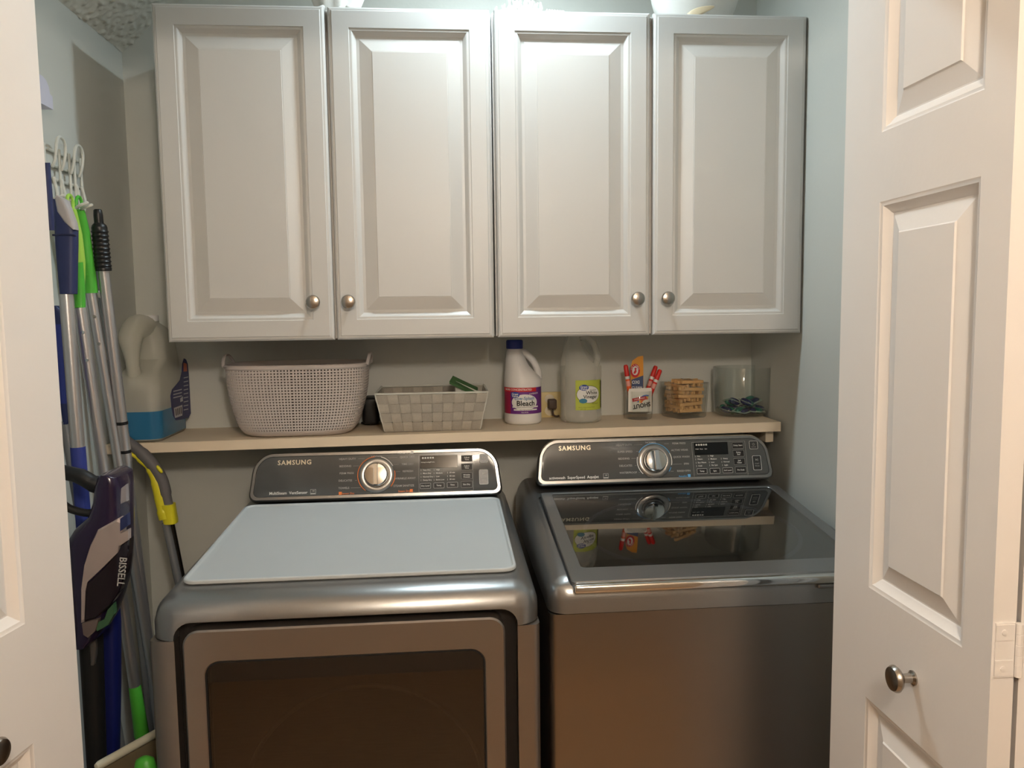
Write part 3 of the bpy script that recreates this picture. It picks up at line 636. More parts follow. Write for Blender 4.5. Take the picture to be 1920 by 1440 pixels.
for s_i in range(4):             # upright straps
    for c in range(NC[s_i]):
        secs = []; n = ROWS * 6
        for k in range(n + 1):
            h = .02 + .95 * k / n; w_ = math.sin(PI * (ROWS * k / n)) * (1 if (c + cum[s_i]) % 2 == 0 else -1)
            # rows alternate over and under
            row = min(ROWS - 1, int(ROWS * k / n)); ph = abs(math.sin(PI * ROWS * k / n)) ** .5 * (1 if (row + c + cum[s_i]) % 2 == 0 else -1)
            o = WN[s_i] * (ph * AMP); a = wpt((c + .05) / NC[s_i], s_i, h) + o; b = wpt((c + .95) / NC[s_i], s_i, h) + o; t = WN[s_i] * .0006
            secs.append([a + t, b + t, b - t, a - t])
        MB().loft(secs).build('strap', strapmat, wk, angle=30)
for r in range(ROWS):            # straps running round
    h0, h1 = .02 + .95 * (r + .04) / ROWS, .02 + .95 * (r + .96) / ROWS; secs = []
    for s_i in range(4):
        for c in range(NC[s_i]):
            for k in range(6):
                u = (c + k / 6) / NC[s_i]; sg = -1 if (r + c + cum[s_i]) % 2 == 0 else 1
                o = WN[s_i] * (sg * abs(math.sin(PI * k / 6)) ** .5 * AMP); t = WN[s_i] * .0006
                a, b = wpt(u, s_i, h0) + o, wpt(u, s_i, h1) + o; secs.append([a + t, b + t, b - t, a - t])
    secs.append(secs[0]); MB().loft(secs, cap=False).build('strap', strapmat2, wk, angle=30)
wr = MB(); wr.tube([wpt(u, s_i, 1.0) for s_i in range(4) for u in (0.015, .25, .5, .75, .985)], .0026, 8, closed=True); wr.build('wire_rim', wiremat, wk)
for s_i in range(4): MB().tube([wpt(0, s_i, .0) + Vector((0, 0, .003)), wpt(0, s_i, 1.0)], .0018, 6).build('corner_wire', wiremat, wk)
fb = MB(); q = [wpt(0, 0, 0), wpt(1, 0, 0), wpt(1, 2, 0) if False else wpt(0, 2, 0), wpt(1, 2, 0)]
fb.box(bl + .001, br - .001, yf + .001, yk - .001, wz0, wz0 + .002).build('bottom', strapmat2, wk)
# green-edged packet poking out of it
pk = thing('folded_packet', (P_(870, 724, 2.10).x, 2.10, wz0 + .002), 'green and white folded packet poking out of the woven basket', 'packet')
c0, c1 = P_(846, 712, 2.07), P_(893, 734, 2.11)
dvv = (c1 - c0)
def slab(mb, a, b, wv, t): mb.add([a + wv * i + Vector((0, 0, 1)) * j for (a, i, j) in [(p, i, j) for p in (a, b) for i in (-.5, .5) for j in (-t / 2, t / 2)]], [(0, 1, 3, 2), (4, 6, 7, 5), (0, 4, 5, 1), (2, 3, 7, 6), (0, 2, 6, 4), (1, 5, 7, 3)])
m = MB(); slab(m, c0, c1, Vector((.010, .035, .012)), .007); m.build('green_flap', mat('packet_green', srgb(66, 104, 62), .5), pk)
m = MB(); m.loft([[c0 + Vector((.012, .005, -.004)), c1 + Vector((.01, .0, -.002)), c1 + Vector((.012, .03, -.002)), c0 + Vector((.012, .035, -.004))], [Vector((c0.x + .005, 2.08, wz0 + .004)), Vector((c1.x + .01, 2.08, wz0 + .004)), Vector((c1.x + .01, 2.12, wz0 + .004)), Vector((c0.x + .005, 2.12, wz0 + .004))]]); m.build('sachet', mat('packet_white', srgb(206, 206, 198), .5), pk)
# ---- blue cleaner jug at the left end
XJ = atx(310, 815, -.70).x; XJ = -.7005; jx0, jx1, jy0, jy1 = -.818, XJ, 1.972, 2.190; jz = zs(-.76) + .0005
jg = thing('cleaner_jug', (-.76, 2.08, jz), 'translucent jug of blue cleaner at the left end of the shelf', 'jug')
def jsec(z, x0_, x1_, y0_, y1_, r): return [(x, y, jz + z) for x, y in rrect(x0_, x1_, y0_, y1_, r, 6)]
jb = MB(); jb.loft([jsec(0, jx0 + .006, jx1 - .006, jy0 + .008, jy1 - .006, .022), jsec(.006, jx0, jx1, jy0, jy1, .028), jsec(.135, jx0, jx1, jy0, jy1, .028), jsec(.155, jx0 + .006, jx1 - .003, jy0 + .004, jy1, .03), jsec(.172, jx0 + .016, jx1 - .012, jy0 + .03, jy1, .03),
    jsec(.20, jx0 + .018, jx1 - .012, jy0 + .085, jy1, .03), jsec(.25, jx0 + .020, jx1 - .016, jy0 + .085, jy1 - .004, .03), jsec(.278, jx0 + .030, jx1 - .026, jy0 + .09, jy1 - .03, .026), jsec(.292, jx0 + .042, jx1 - .038, jy0 + .10, jy1 - .06, .016), jsec(.300, jx0 + .042, jx1 - .038, jy0 + .10, jy1 - .06, .016)])
jb.build('body', milky, jg, angle=50)
hx_ = (jx0 + jx1) / 2 - .004
MB().tube(smoothpath([(hx_, jy0 + .040, jz + .140), (hx_, jy0 + .024, jz + .175), (hx_ - .001, jy0 + .020, jz + .215), (hx_ - .003, jy0 + .024, jz + .258), (hx_, jy0 + .055, jz + .283), (hx_, jy0 + .11, jz + .282)], 5), [.024 + .006 * math.sin(PI * .5 * (k / 25) ** 2) - .009 * math.sin(PI * min(1, k / 14)) for k in range(26)], 16, flat=1.0).build('handle', milky, jg, angle=60)
MB().loft([jsec(.003, jx0 + .0075, jx1 - .0075, jy0 + .010, jy1 - .008, .02), jsec(.008, jx0 - .0006, jx1 + .0004, jy0 - .0006, jy1 + .0006, .0285), jsec(.076, jx0 - .0006, jx1 + .0004, jy0 - .0006, jy1 + .0006, .0285)]).build('blue_cleaner', bluefluid, jg, angle=50)
MB().lathe([(.021, .296), (.022, .297), (.022, .310), (.020, .312)], ((jx0 + jx1) / 2 + .004, jy0 + .125, jz), n=24).build('cap', bleachwhite, jg)
lbp = [(345, 672), (349, 674), (352, 682), (354, 700), (356, 735), (358, 775), (354, 783), (340, 787), (330, 788), (325, 780), (322, 765), (320, 742), (323, 730), (331, 721), (338, 712), (341, 697), (342, 682)]
XL_ = XJ + .0009
ll = [atx(px, py, XL_) for px, py in lbp]; n = len(ll)
m = MB(); m.add(ll + [p - Vector((.0007, 0, 0)) for p in ll], [tuple(range(n)), tuple(reversed(range(n, 2 * n)))] + [(i, (i + 1) % n, n + (i + 1) % n, n + i) for i in range(n)]); jl = m.build('label', paper('label_navy', (26, 34, 96)), jg, smooth=False)
def quad_on_side(mb, pts, x): mb.add([atx(px, py, x) for px, py in pts], [(0, 1, 2, 3)])
m = MB(); quad_on_side(m, [(326, 765), (342, 759), (342, 779), (328, 784)], XL_ + .0005)
for k in range(3): quad_on_side(m, [(325, 733 + k * 6), (341, 729 + k * 6), (341, 731 + k * 6), (325, 735 + k * 6)], XL_ + .0005)
for k in range(9): quad_on_side(m, [(344.5, 708 + k * 7.5), (353, 706 + k * 7.5), (353, 707.6 + k * 7.5), (344.5, 709.6 + k * 7.5)], XL_ + .0005)
quad_on_side(m, [(338, 747), (343, 743), (343, 752), (338, 754)], XL_ + .0005)
m.build('label_print', paper('label_print_white', (190, 190, 200)), jl, smooth=False, fix=False)
m = MB(); quad_on_side(m, [(344, 680), (350, 682), (351, 696), (344, 697)], XL_ + .0005); m.build('label_emblem', paper('label_orange', (190, 96, 70)), jl, smooth=False, fix=False)
m = MB(); [quad_on_side(m, [(329 + k * 3.2, 767 - k * 1.2), (330.6 + k * 3.2, 766.5 - k * 1.2), (331.4 + k * 3.2, 779 - k * 1.2), (329.8 + k * 3.2, 779.6 - k * 1.2)], XL_ + .0009) for k in range(4)]; m.build('barcode', ink_black, jl, smooth=False, fix=False)
# ---- bleach bottle
def wrap(cx, cy, z0, R, a0=0.0):          # wraps (u, v) onto a cylinder facing the camera
    def fn_(off):
        return lambda u, v: Vector((cx + (R + off) * math.sin(u / R + a0), cy - (R + off) * math.cos(u / R + a0), z0 + v))
    return fn_
def wrap_rect(mb, fn, u0, u1, v0, v1, n=20):
    mb.add([fn(u0 + (u1 - u0) * k / n, v) for v in (v0, v1) for k in range(n + 1)], [(k, k + 1, n + 2 + k, n + 1 + k) for k in range(n)])
def wrap_ellipse(mb, fn, u, v, a, b, n=32, rings=7):
    mb.add([fn(u, v)] + [fn(u + a * q / rings * math.cos(2 * PI * k / n), v + b * q / rings * math.sin(2 * PI * k / n)) for q in range(1, rings + 1) for k in range(n)],
           [(0, 1 + k, 1 + (k + 1) % n) for k in range(n)] + [(1 + q * n + k, 1 + (q + 1) * n + k, 1 + (q + 1) * n + (k + 1) % n, 1 + q * n + (k + 1) % n) for q in range(rings - 1) for k in range(n)])
byc = 2.112; bxx = at(980.5, 760, byc).x; bzz = zs(bxx) + .0005
BR = .0505
bt = thing('bleach_bottle', (bxx, byc, bzz), 'white bleach bottle with a navy cap and purple label', 'bottle')
m = MB(); m.loft([ellipse(bxx + cx, byc, bzz + z, a, b) for z, cx, a, b in ((0, 0, .045, .045), (.004, 0, .0495, .0495), (.010, 0, BR, BR), (.028, 0, BR, BR), (.0285, 0, BR - .001, BR - .001), (.100, 0, BR - .001, BR - .001), (.1005, 0, BR, BR), (.118, 0, BR, BR), (.128, -.002, .0480, .049), (.140, -.0085, .0400, .044), (.155, -.0145, .0325, .039), (.170, -.0180, .0280, .033), (.184, -.0195, .0245, .027), (.194, -.0205, .0225, .0225), (.199, -.021, .0190, .0190), (.206, -.021, .0185, .0185))]); m.build('body', bleachwhite, bt, angle=55)
MB().tube(smoothpath([(bxx - .012, byc, bzz + .192), (bxx + .006, byc, bzz + .190), (bxx + .026, byc, bzz + .172), (bxx + .039, byc, bzz + .148), (bxx + .043, byc, bzz + .125), (bxx + .036, byc, bzz + .108)], 5), [.0105] * 6 + [.0095] * 14 + [.0105] * 6, 14, flat=1.15).build('handle', bleachwhite, bt, angle=60)
cpm = MB(); n = 40
for k_ in (0,):
    secs = []
    for r, z in ((.0212, .202), (.0222, .204), (.0222, .222), (.0205, .2255)):
        secs.append([(bxx - .021 + (r + (.0006 if k % 2 else 0)) * math.cos(2 * PI * k / n), byc + (r + (.0006 if k % 2 else 0)) * math.sin(2 * PI * k / n), bzz + z) for k in range(n)])
    cpm.loft(secs)
cpm.build('cap', capblue, bt)
fnb = wrap(bxx, byc, bzz, BR - .001)
def lab(name, fn, u0, u1, v0, v1, m_, parent, off): q = MB(); wrap_rect(q, fn(off), u0, u1, v0, v1); return q.build(name, m_, parent, fix=False)
lb = lab('label', fnb, -.078, .078, .0295, .0995, paper('label_purple', (104, 44, 128)), bt, .0006)
lab('label_band', fnb, -.078, .034, .0885, .0995, ink_red, lb, .0008)
lab('label_panel', fnb, -.078, -.040, .0295, .0885, paper('label_magenta', (150, 34, 70)), lb, .0008)
m = MB(); wrap_ellipse(m, fnb(.0010), 0.0, .0605, .036, .0215); wrap_rect(m, fnb(.0010), -.034, .040, .046, .050); wrap_rect(m, fnb(.0010), -.030, .036, .0385, .0425); m.build('label_oval', ink_white, lb, fix=False)
m = MB(); wrap_ellipse(m, fnb(.0013), -.026, .0805, .0125, .0085); m.build('brand_oval', paper('brand_blue', (36, 66, 150)), lb, fix=False)
m = MB(); F_ = fnb(.0016)
put_text(m, 'Great', .0080, lambda a, b: F_(-.026 + a, .0825 + b), bold=.02); put_text(m, 'Value', .0080, lambda a, b: F_(-.026 + a, .0768 + b), bold=.02)
put_text(m, 'MORE CONCENTRATED', .0072, lambda a, b: F_(-.020 + a, .0942 + b), bold=.02); put_text(m, 'LAVENDER', .0058, lambda a, b: F_(.026 + a, .0835 + b), bold=.01, rot=.05)
put_text(m, 'Kills 99.9%', .0042, lambda a, b: F_(0 + a, .0335 + b), bold=.01)
m.build('label_white_lettering', ink_white, lb, smooth=False, fix=False)['kind'] = 'stuff'
m = MB(); put_text(m, 'Bleach', .0190, lambda a, b: F_(.003 + a, .0575 + b), bold=.025); put_text(m, 'Whitens, Brightens & Deodorizes', .0036, lambda a, b: F_(.003 + a, .0480 + b)); put_text(m, 'Stain Fighting Formula', .0036, lambda a, b: F_(.003 + a, .0405 + b)); m.build('label_dark_lettering', ink_black, lb, smooth=False, fix=False)
m = MB(); put_text(m, 'Low-Splash', .0118, lambda a, b: F_(.000 + a, .0710 + b), bold=.012); m.build('label_blue_lettering', paper('print_teal_blue', (44, 110, 160)), lb, smooth=False, fix=False)
# ---- vinegar jug
vyc = 2.108; vx = at(1089, 760, vyc).x; vz = zs(vx) + .0005; VR = .0565
vg = thing('vinegar_jug', (vx, vyc, vz), 'clear plastic vinegar jug with a lime green label', 'jug')
m = MB(); m.loft([ellipse(vx + cx, vyc, vz + z, a, a) for z, cx, a in ((0, 0, .050), (.004, 0, .0555), (.010, 0, VR), (.020, 0, VR), (.022, 0, VR - .0008), (.120, 0, VR - .0008), (.122, 0, VR), (.150, 0, VR), (.160, -.002, .0535), (.172, -.008, .0455), (.188, -.014, .0365), (.205, -.0175, .0285), (.222, -.0185, .0220), (.236, -.0185, .0195), (.246, -.0185, .0190))]); m.build('body', milky2, vg, angle=50)
MB().tube(smoothpath([(vx - .004, vyc, vz + .228), (vx + .016, vyc, vz + .228), (vx + .033, vyc, vz + .214), (vx + .043, vyc, vz + .190), (vx + .046, vyc, vz + .168), (vx + .040, vyc, vz + .148)], 5), [.0095] * 26, 14).build('handle', milky2, vg, angle=60)
MB().lathe([(.049, .002), (.0555, .006), (.0555, .150), (.0548, .1505)], (vx, vyc, vz), n=28).build('vinegar', clearfluid, vg)
MB().lathe([(.0205, .243), (.0212, .244), (.0212, .256), (.019, .258)], (vx - .0185, vyc, vz), n=28).build('cap', ink_white, vg)
fnv = wrap(vx, vyc, vz, VR - .0008, 0.12)
lv = lab('label', fnv, -.030, .052, .036, .116, paper('label_lime', (178, 190, 74)), vg, .0008)
m = MB(); wrap_ellipse(m, fnv(.0016), .006, .078, .0335, .0235); m.build('oval_outline', ink_black, lv, fix=False)
m = MB(); wrap_ellipse(m, fnv(.0019), .006, .078, .0325, .0225); m.build('label_oval', ink_white, lv, fix=False)
m = MB(); wrap_ellipse(m, fnv(.0022), -.008, .0965, .0125, .0080); m.build('brand_oval', paper('brand_blue', (36, 66, 150)), lv, fix=False)
m = MB(); wrap_ellipse(m, fnv(.0022), -.010, .0610, .0105, .0065); m.build('small_oval', paper('print_sea_blue', (54, 120, 150)), lv, fix=False)
m = MB(); F_ = fnv(.0026); put_text(m, 'Great', .0078, lambda a, b: F_(-.008 + a, .0985 + b), bold=.02); put_text(m, 'Value', .0078, lambda a, b: F_(-.008 + a, .0928 + b), bold=.02); m.build('label_white_lettering', ink_white, lv, smooth=False, fix=False)
m = MB(); F_ = fnv(.0023)
put_text(m, 'Distilled', .0056, lambda a, b: F_(.017 + a, .0895 + b)); put_text(m, 'White', .0130, lambda a, b: F_(.014 + a, .0820 + b), bold=.014); put_text(m, 'Vinegar', .0130, lambda a, b: F_(.010 + a, .0715 + b), bold=.014)
put_text(m, 'All Purpose', .0042, lambda a, b: F_(.024 + a, .0535 + b)); put_text(m, 'Great for Pickling, Cooking & Cleaning', .0028, lambda a, b: F_(0 + a, .0440 + b)); put_text(m, '64 FL OZ', .0034, lambda a, b: F_(-.010 + a, .0390 + b))
wrap_rect(m, F_, .047, .0515, .040, .113, 3)
m.build('label_dark_lettering', ink_black, lv, smooth=False, fix=False)
# ---- glass cup with stain pens and packets
cyc = 2.118; cx_ = at(1198, 780, cyc).x; czz = zs(cx_) + .0005
cg = thing('drinking_glass', (cx_, cyc, czz), 'short clear glass tumbler holding stain pens and packets', 'glass')
MB().lathe([(.0005, .016), (.028, .0165), (.0325, .020), (.0355, .0765), (.0365, .0780), (.0375, .0765), (.0370, .018), (.0365, .010), (.0355, .003), (.0330, 0), (.0005, .001)], (cx_, cyc, czz), n=40, cap=False).build('tumbler', glass, cg)
def pen(pb, pt, cap_m, body_m, label):
    pb, pt = Vector(pb), Vector(pt); d = (pt - pb); Lp = d.length; d.normalize(); q = d.to_track_quat('Z', 'Y').to_matrix().to_4x4(); X = Matrix.Translation(pb) @ q
    t = thing('stain_pen', pb, label, 'pen', 'stain remover pens in the glass')
    MB(X).lathe([(.004, 0), (.0062, .002), (.0062, Lp * .70)], n=14).build('barrel', body_m, t)
    MB(X).lathe([(.0064, Lp * .70), (.0064, Lp * .76)], n=14).build('collar', ink_white, t)
    MB(X).lathe([(.0068, Lp * .76), (.0062, Lp * .97), (.0040, Lp)], n=14).build('cap', cap_m, t)
    m = MB(X); m.lathe([(.0064, Lp * .55), (.0064, Lp * .66)], n=14); m.build('wrap_band', paper('pen_band', (214, 150, 140)), t)
redplastic = mat('red_plastic', srgb(206, 40, 34), .35); orangeplastic = mat('orange_plastic', srgb(222, 92, 44), .35)
Q = lambda px, py, y: at(px, py, y)
pen((cx_ - .020, cyc - .004, czz + .020), Q(1173, 684, cyc - .004), redplastic, orangeplastic, 'orange stain pen with a red cap standing left in the glass')
pen((cx_ + .008, cyc + .012, czz + .020), Q(1230, 686, cyc + .014), redplastic, redplastic, 'red stain pen behind, touching the foremost pen on the right')
pen((cx_ + .012, cyc - .004, czz + .020), Q(1238, 693, cyc - .002), redplastic, redplastic, 'red stain pen leaning furthest right in the glass')
# orange detergent packet
pa = thing('detergent_packet', (cx_ - .006, cyc + .015, czz + .02), 'orange detergent sachet with a red round emblem standing in the glass', 'packet')
def sheet(mb, pts, y, t, bulge=0):
    P2 = [at(px, py, y) for px, py in pts]; n = len(P2); c = sum(P2, Vector()) / n
    mb.add(P2 + [p + Vector((0, t, 0)) for p in P2] + [c + Vector((0, -bulge, 0)), c + Vector((0, t + bulge, 0))], [(i, (i + 1) % n, n + (i + 1) % n, n + i) for i in range(n)] + [(2 * n, (i + 1) % n, i) for i in range(n)] + [(2 * n + 1, n + i, n + (i + 1) % n) for i in range(n)])
py_ = cyc + .014
m = MB(); sheet(m, [(1183, 765), (1207, 765), (1206, 667), (1196, 669), (1186, 676), (1182, 690)], py_, .002, .002); pk_ = m.build('pouch', paper('packet_orange', (222, 150, 48)), pa)
def disc_px(mb, px, py, y, rx_, rz_, n=28):
    c = at(px, py, y); mb.add([c] + [c + Vector((rx_ * math.cos(2 * PI * k / n), 0, rz_ * math.sin(2 * PI * k / n))) for k in range(n)], [(0, 1 + k, 1 + (k + 1) % n) for k in range(n)])
m = MB(); disc_px(m, 1191, 695, py_ - .0026, .0135, .0190); m.build('emblem_red', ink_red, pk_, fix=False, smooth=False)
m = MB(); disc_px(m, 1191, 695, py_ - .0030, .0085, .0125); m.build('emblem_white', ink_white, pk_, fix=False, smooth=False)
m = MB(); c = at(1191, 695, py_ - .0033); m.add([c + Vector((x, 0, z)) for x, z in ((-.005, -.008), (.0, -.009), (.004, -.003), (.003, .004), (.005, .008), (-.002, .008), (-.001, .001), (-.004, -.003))], [(0, 1, 2, 3, 4, 5, 6, 7)]); m.build('emblem_arm', ink_red, pk_, fix=False, smooth=False)
m = MB()
def ring_text(mb, s, c, rx_, rz_, size, a0, step):
    for i, ch in enumerate(s):
        a = a0 - step * i; p = c + Vector((rx_ * math.cos(a), 0, rz_ * math.sin(a)))
        put_text(mb, ch, size, lambda u, v: p + Vector((u * math.cos(a - PI / 2) - v * math.sin(a - PI / 2), 0, u * math.sin(a - PI / 2) + v * math.cos(a - PI / 2))), bold=.01)
ring_text(m, 'ARM & HAMMER', at(1191, 695, py_ - .0031), .0108, .0155, .0042, 2.9, .24); m.build('emblem_lettering', ink_white, pk_, fix=False, smooth=False)
m = MB(); c = at(1192, 717, py_ - .0031); put_text(m, 'OXI', .0125, lambda u, v: c + Vector((u, 0, v)), bold=.03); c2 = at(1194, 727, py_ - .0031); put_text(m, 'CLEAN', .0095, lambda u, v: c2 + Vector((u, 0, v)), bold=.03); m.build('product_lettering', ink_white, pk_, fix=False, smooth=False)
m = MB(); P4 = [at(*q, py_ - .0028) for q in ((1184, 712), (1206, 704), (1206, 732), (1184, 732))]; m.add(P4, [(0, 1, 2, 3)]); m.build('blue_patch', paper('packet_blue', (70, 84, 120)), pk_, fix=False, smooth=False)
# white stain packet, standing upside down in front
pb_ = thing('stain_packet', (cx_, cyc - .02, czz + .02), 'white upside-down stain packet with a rainbow swoosh in the glass', 'packet')
sy = cyc - .022
m = MB(); sheet(m, [(1178, 772), (1222, 772), (1222, 730), (1221, 727), (1180, 729), (1178, 735)], sy, .0012, .0025); pw = m.build('pouch', paper('packet_white2', (224, 222, 216)), pb_)
def swoosh(c, r0, r1, a0, a1, m_, nm, yo):
    n = 14; q = MB(); A = [a0 + (a1 - a0) * i / n for i in range(n + 1)]; q.add([c + Vector((r * math.cos(a), -yo, r * math.sin(a))) for r in (r0, r1) for a in A], [(i, i + 1, n + 2 + i, n + 1 + i) for i in range(n)]); q.build(nm, m_, pw, fix=False, smooth=False)
c = at(1212, 758, sy - .003)
swoosh(c, .022, .026, 1.3, 2.9, paper('print_blue_arc', (60, 110, 190)), 'blue_arc', 0); swoosh(c, .018, .022, 1.3, 2.9, paper('print_yellow_arc', (226, 190, 60)), 'yellow_arc', 0); swoosh(c, .013, .018, 1.3, 2.9, paper('print_orange_arc', (222, 110, 50)), 'orange_arc', 0)
m = MB(); c = at(1199, 748, sy - .0035); m.add([c + Vector((u * math.cos(.16) - v * math.sin(.16), 0, u * math.sin(.16) + v * math.cos(.16))) for u, v in ((-.020, -.0045), (.020, -.0045), (.020, .0045), (-.020, .0045))], [(0, 1, 2, 3)]); m.build('red_band', ink_red, pw, fix=False, smooth=False)
m = MB(); put_text(m, 'color catcher', .0056, lambda u, v: at(1199, 748, sy - .0038) + Vector((u, 0, v)), rot=PI + .16, bold=.01); m.build('band_lettering', ink_white, pw, fix=False, smooth=False)
m = MB(); put_text(m, 'SHOUT', .0165, lambda u, v: at(1203, 760, sy - .0038) + Vector((u, 0, v)), rot=PI + .16, bold=.03, wx=.9); m.build('product_lettering', ink_black, pw, fix=False, smooth=False)
# ---- square glass full of clothespins
sq = at(1282, 770, 2.128); sx, syy = sq.x, 2.128; sz = zs(sx) + .0005; yaw = math.radians(20)
RM = Matrix.Translation((sx, syy, sz)) @ Matrix.Rotation(yaw, 4, 'Z')
sg_ = thing('square_glass', (sx, syy, sz), 'square clear glass vase filled with wooden clothespins', 'vase')
def sqs(hw, r, z): return [(x, y, z) for x, y in rrect(-hw, hw, -hw, hw, r, 4)]
m = MB(RM); m.loft([sqs(.038, .004, .011), sqs(.0425, .006, .013), sqs(.0475, .006, .096), sqs(.0490, .007, .0975), sqs(.0505, .008, .096), sqs(.0460, .009, .004), sqs(.043, .009, 0)]); m.build('vase', glass, sg_, angle=40)
def make_pin():
    t = thing('clothespin', (0, 0, 0), 'small wooden spring clothespin in the square glass', 'clothespin', 'wooden clothespins in the square glass')
    for s_ in (-1, 1):
        prof = [(-.041, .0006), (-.030, .0012), (-.004, .0026), (.004, .0016), (.012, .0008), (.041, .0006)]
        m = MB(); top = [(x, s_ * (g + .0042)) for x, g in [(-.041, .0032), (-.036, .0042), (-.010, .0030), (.020, .0014), (.036, .0008), (.041, -.0012)]]
        bot = [(x, s_ * .0006 * (1 if x > -.005 else 1 + (-x) * 120)) for x in (.041, .02, -.005, -.02, -.041)]
        m.prism([(x, y) for x, y in top] + bot, .0088, 'xy', -.0044); m.build('prong', pinwood, t, smooth=False)
    m = MB(); m.tube([(.0, -.0060, .0054), (.003, -.0062, .0054), (.003, .0062, .0054), (0, .0060, .0054)], .0007, 6); m.tube([(.0, -.0060, -.0054), (.003, -.0062, -.0054), (.003, .0062, -.0054), (0, .0060, -.0054)], .0007, 6); m.tube([(0, 0, -.0062), (0, 0, .0062)], .0016, 8); m.build('spring', steelwire, t)
    return t
pin0 = make_pin(); first = True
for layer in range(9):
    z = sz + .0195 + layer * .0100; base = yaw + (.0 if layer % 2 == 0 else PI / 2)
    for k in range(4 if layer < 8 else 3):
        pnn = pin0 if first else copy_tree(pin0); first = False
        off = (-.0285 + .019 * k) * (1 + layer * .012); sl = random.uniform(-.003, .003)
        a = base + random.uniform(-.16, .16) + (PI if random.random() < .5 else 0)
        if layer == 8: a += .15
        d_ = Vector((math.cos(base), math.sin(base), 0)); n_ = Vector((-d_.y, d_.x, 0))
        pnn.location = Vector((sx, syy, z)) + n_ * off + d_ * (sl if layer > 2 else 0)
        pnn.rotation_euler = (random.uniform(-.25, .25), random.uniform(-.06, .06), a)
        sc_ = 0.88 + layer * .015 if layer < 8 else 1.0
        pnn.scale = (sc_, 1, 1)
# ---- round bowl with pods
ry = 2.128; rx0 = at(1391, 770, ry).x; rz = zs(rx0) + .0005; RR = .0775
rb = thing('glass_bowl', (rx0, ry, rz), 'round clear glass bowl holding green and blue detergent pods', 'bowl')
MB().lathe([(.0005, .005), (.062, .0055), (.070, .010), (.0745, .020), (.0760, .040), (.0785, .134), (.0795, .1352), (.0803, .134), (.0780, .040), (.0765, .018), (.0715, .006), (.064, .001), (.0005, .0008)], (rx0, ry, rz), n=56, cap=False).build('bowl', glass, rb)
def make_pod(kind):
    t = thing('detergent_pod', (0, 0, 0), 'glossy green and blue detergent pod in the glass bowl', 'pod', 'detergent pods in the round bowl')
    def pillow(cx, hx, hy, hz, n=20, z0=0):
        secs = []
        for k in range(9):
            a = -PI / 2 + PI * k / 8; s_ = max(.08, math.cos(a)) ** .6
            secs.append(ellipse(cx, 0, z0 + hz * math.sin(a), hx * s_, hy * s_, n, 3.2))
        return secs
    MB().loft(pillow(-.0095, .0085, .0165, .009)).build('blue_chamber', podblue, t, angle=70)
    MB().loft(pillow(.0095, .0085, .0165, .009)).build('green_chamber', podgreen, t, angle=70)
    MB().loft([ellipse(0, 0, z, a, b, 24, 5) for z, a, b in ((-.0012, .0225, .0215), (0, .0238, .0225), (.0012, .0225, .0215))]).build('film', podfilm, t, angle=70)
    return t
pod0 = make_pod(0); first = True
spots = [(-.044, -.012, .016, .6, .2), (-.014, -.040, .016, 2.2, -.15), (.022, -.038, .016, .1, .1), (.044, -.004, .017, 1.4, .25), (.018, .002, .016, 2.6, 0), (-.018, .014, .016, 1.1, .1), (.026, .040, .017, .3, -.2), (-.030, .042, .017, 2.8, .2), (.006, -.022, .037, .9, .35), (.034, .014, .038, 2.0, -.3), (-.030, -.004, .037, 1.8, .4)]
for (dx, dy, dz, a, tl_) in spots:
    p = pod0 if first else copy_tree(pod0); first = False
    p.location = (rx0 + dx, ry + dy, rz + dz); p.rotation_euler = (tl_, tl_ * .6, a)
# ---- outlet with plugs on the back wall
ow = thing('wall_outlet', at(1033, 758, D - .002), 'almond outlet plate behind the bleach with a brown plug', 'outlet')
c = at(1030, 757, D - .003); MB().rbox(c.x - .036, c.x + .036, D - .006, D - .0005, c.z - .040, c.z + .034, .003, 2).build('plate', outletplate, ow)
for s_ in (-1, 1): MB().lathe([(.0135, D - .006), (.0135, D - .0075), (.012, D - .008)], (c.x, 0, c.z - .003 + s_ * .017), n=24, axis='y').build('socket', outletwhite, ow)
pg = thing('power_plug', at(1037, 757, D - .03), 'dark brown power plug in the outlet behind the bleach', 'plug')
c = at(1036, 758, D - .03); brownplug = mat('plug_brown', srgb(74, 60, 52), .5)
MB().rbox(c.x - .012, c.x + .012, D - .036, D - .0085, c.z - .014, c.z + .014, .004, 3).build('plug_body', brownplug, pg)
MB().tube(smoothpath([(c.x, D - .028, c.z - .012), (c.x + .002, D - .028, c.z - .03), (c.x + .012, D - .02, c.z - .036), (c.x + .02, D - .012, zs(c.x) + .004)], 5), .003, 8).build('cord', brownplug, pg)
pg2 = thing('power_adapter', at(697, 770, D - .03), 'black power adapter between the two baskets', 'adapter')
c = at(698, 768, D - .03); MB().rbox(c.x - .022, c.x + .020, D - .075, D - .001, c.z - .036, c.z + .038, .010, 4).build('case', blackmatte, pg2)
MB().tube(smoothpath([(c.x - .004, D - .06, c.z - .034), (c.x - .01, D - .055, zs(c.x) + .004), (c.x - .03, D - .03, zs(c.x) + .004)], 4), .0028, 8).build('cord', blackmatte, pg2)
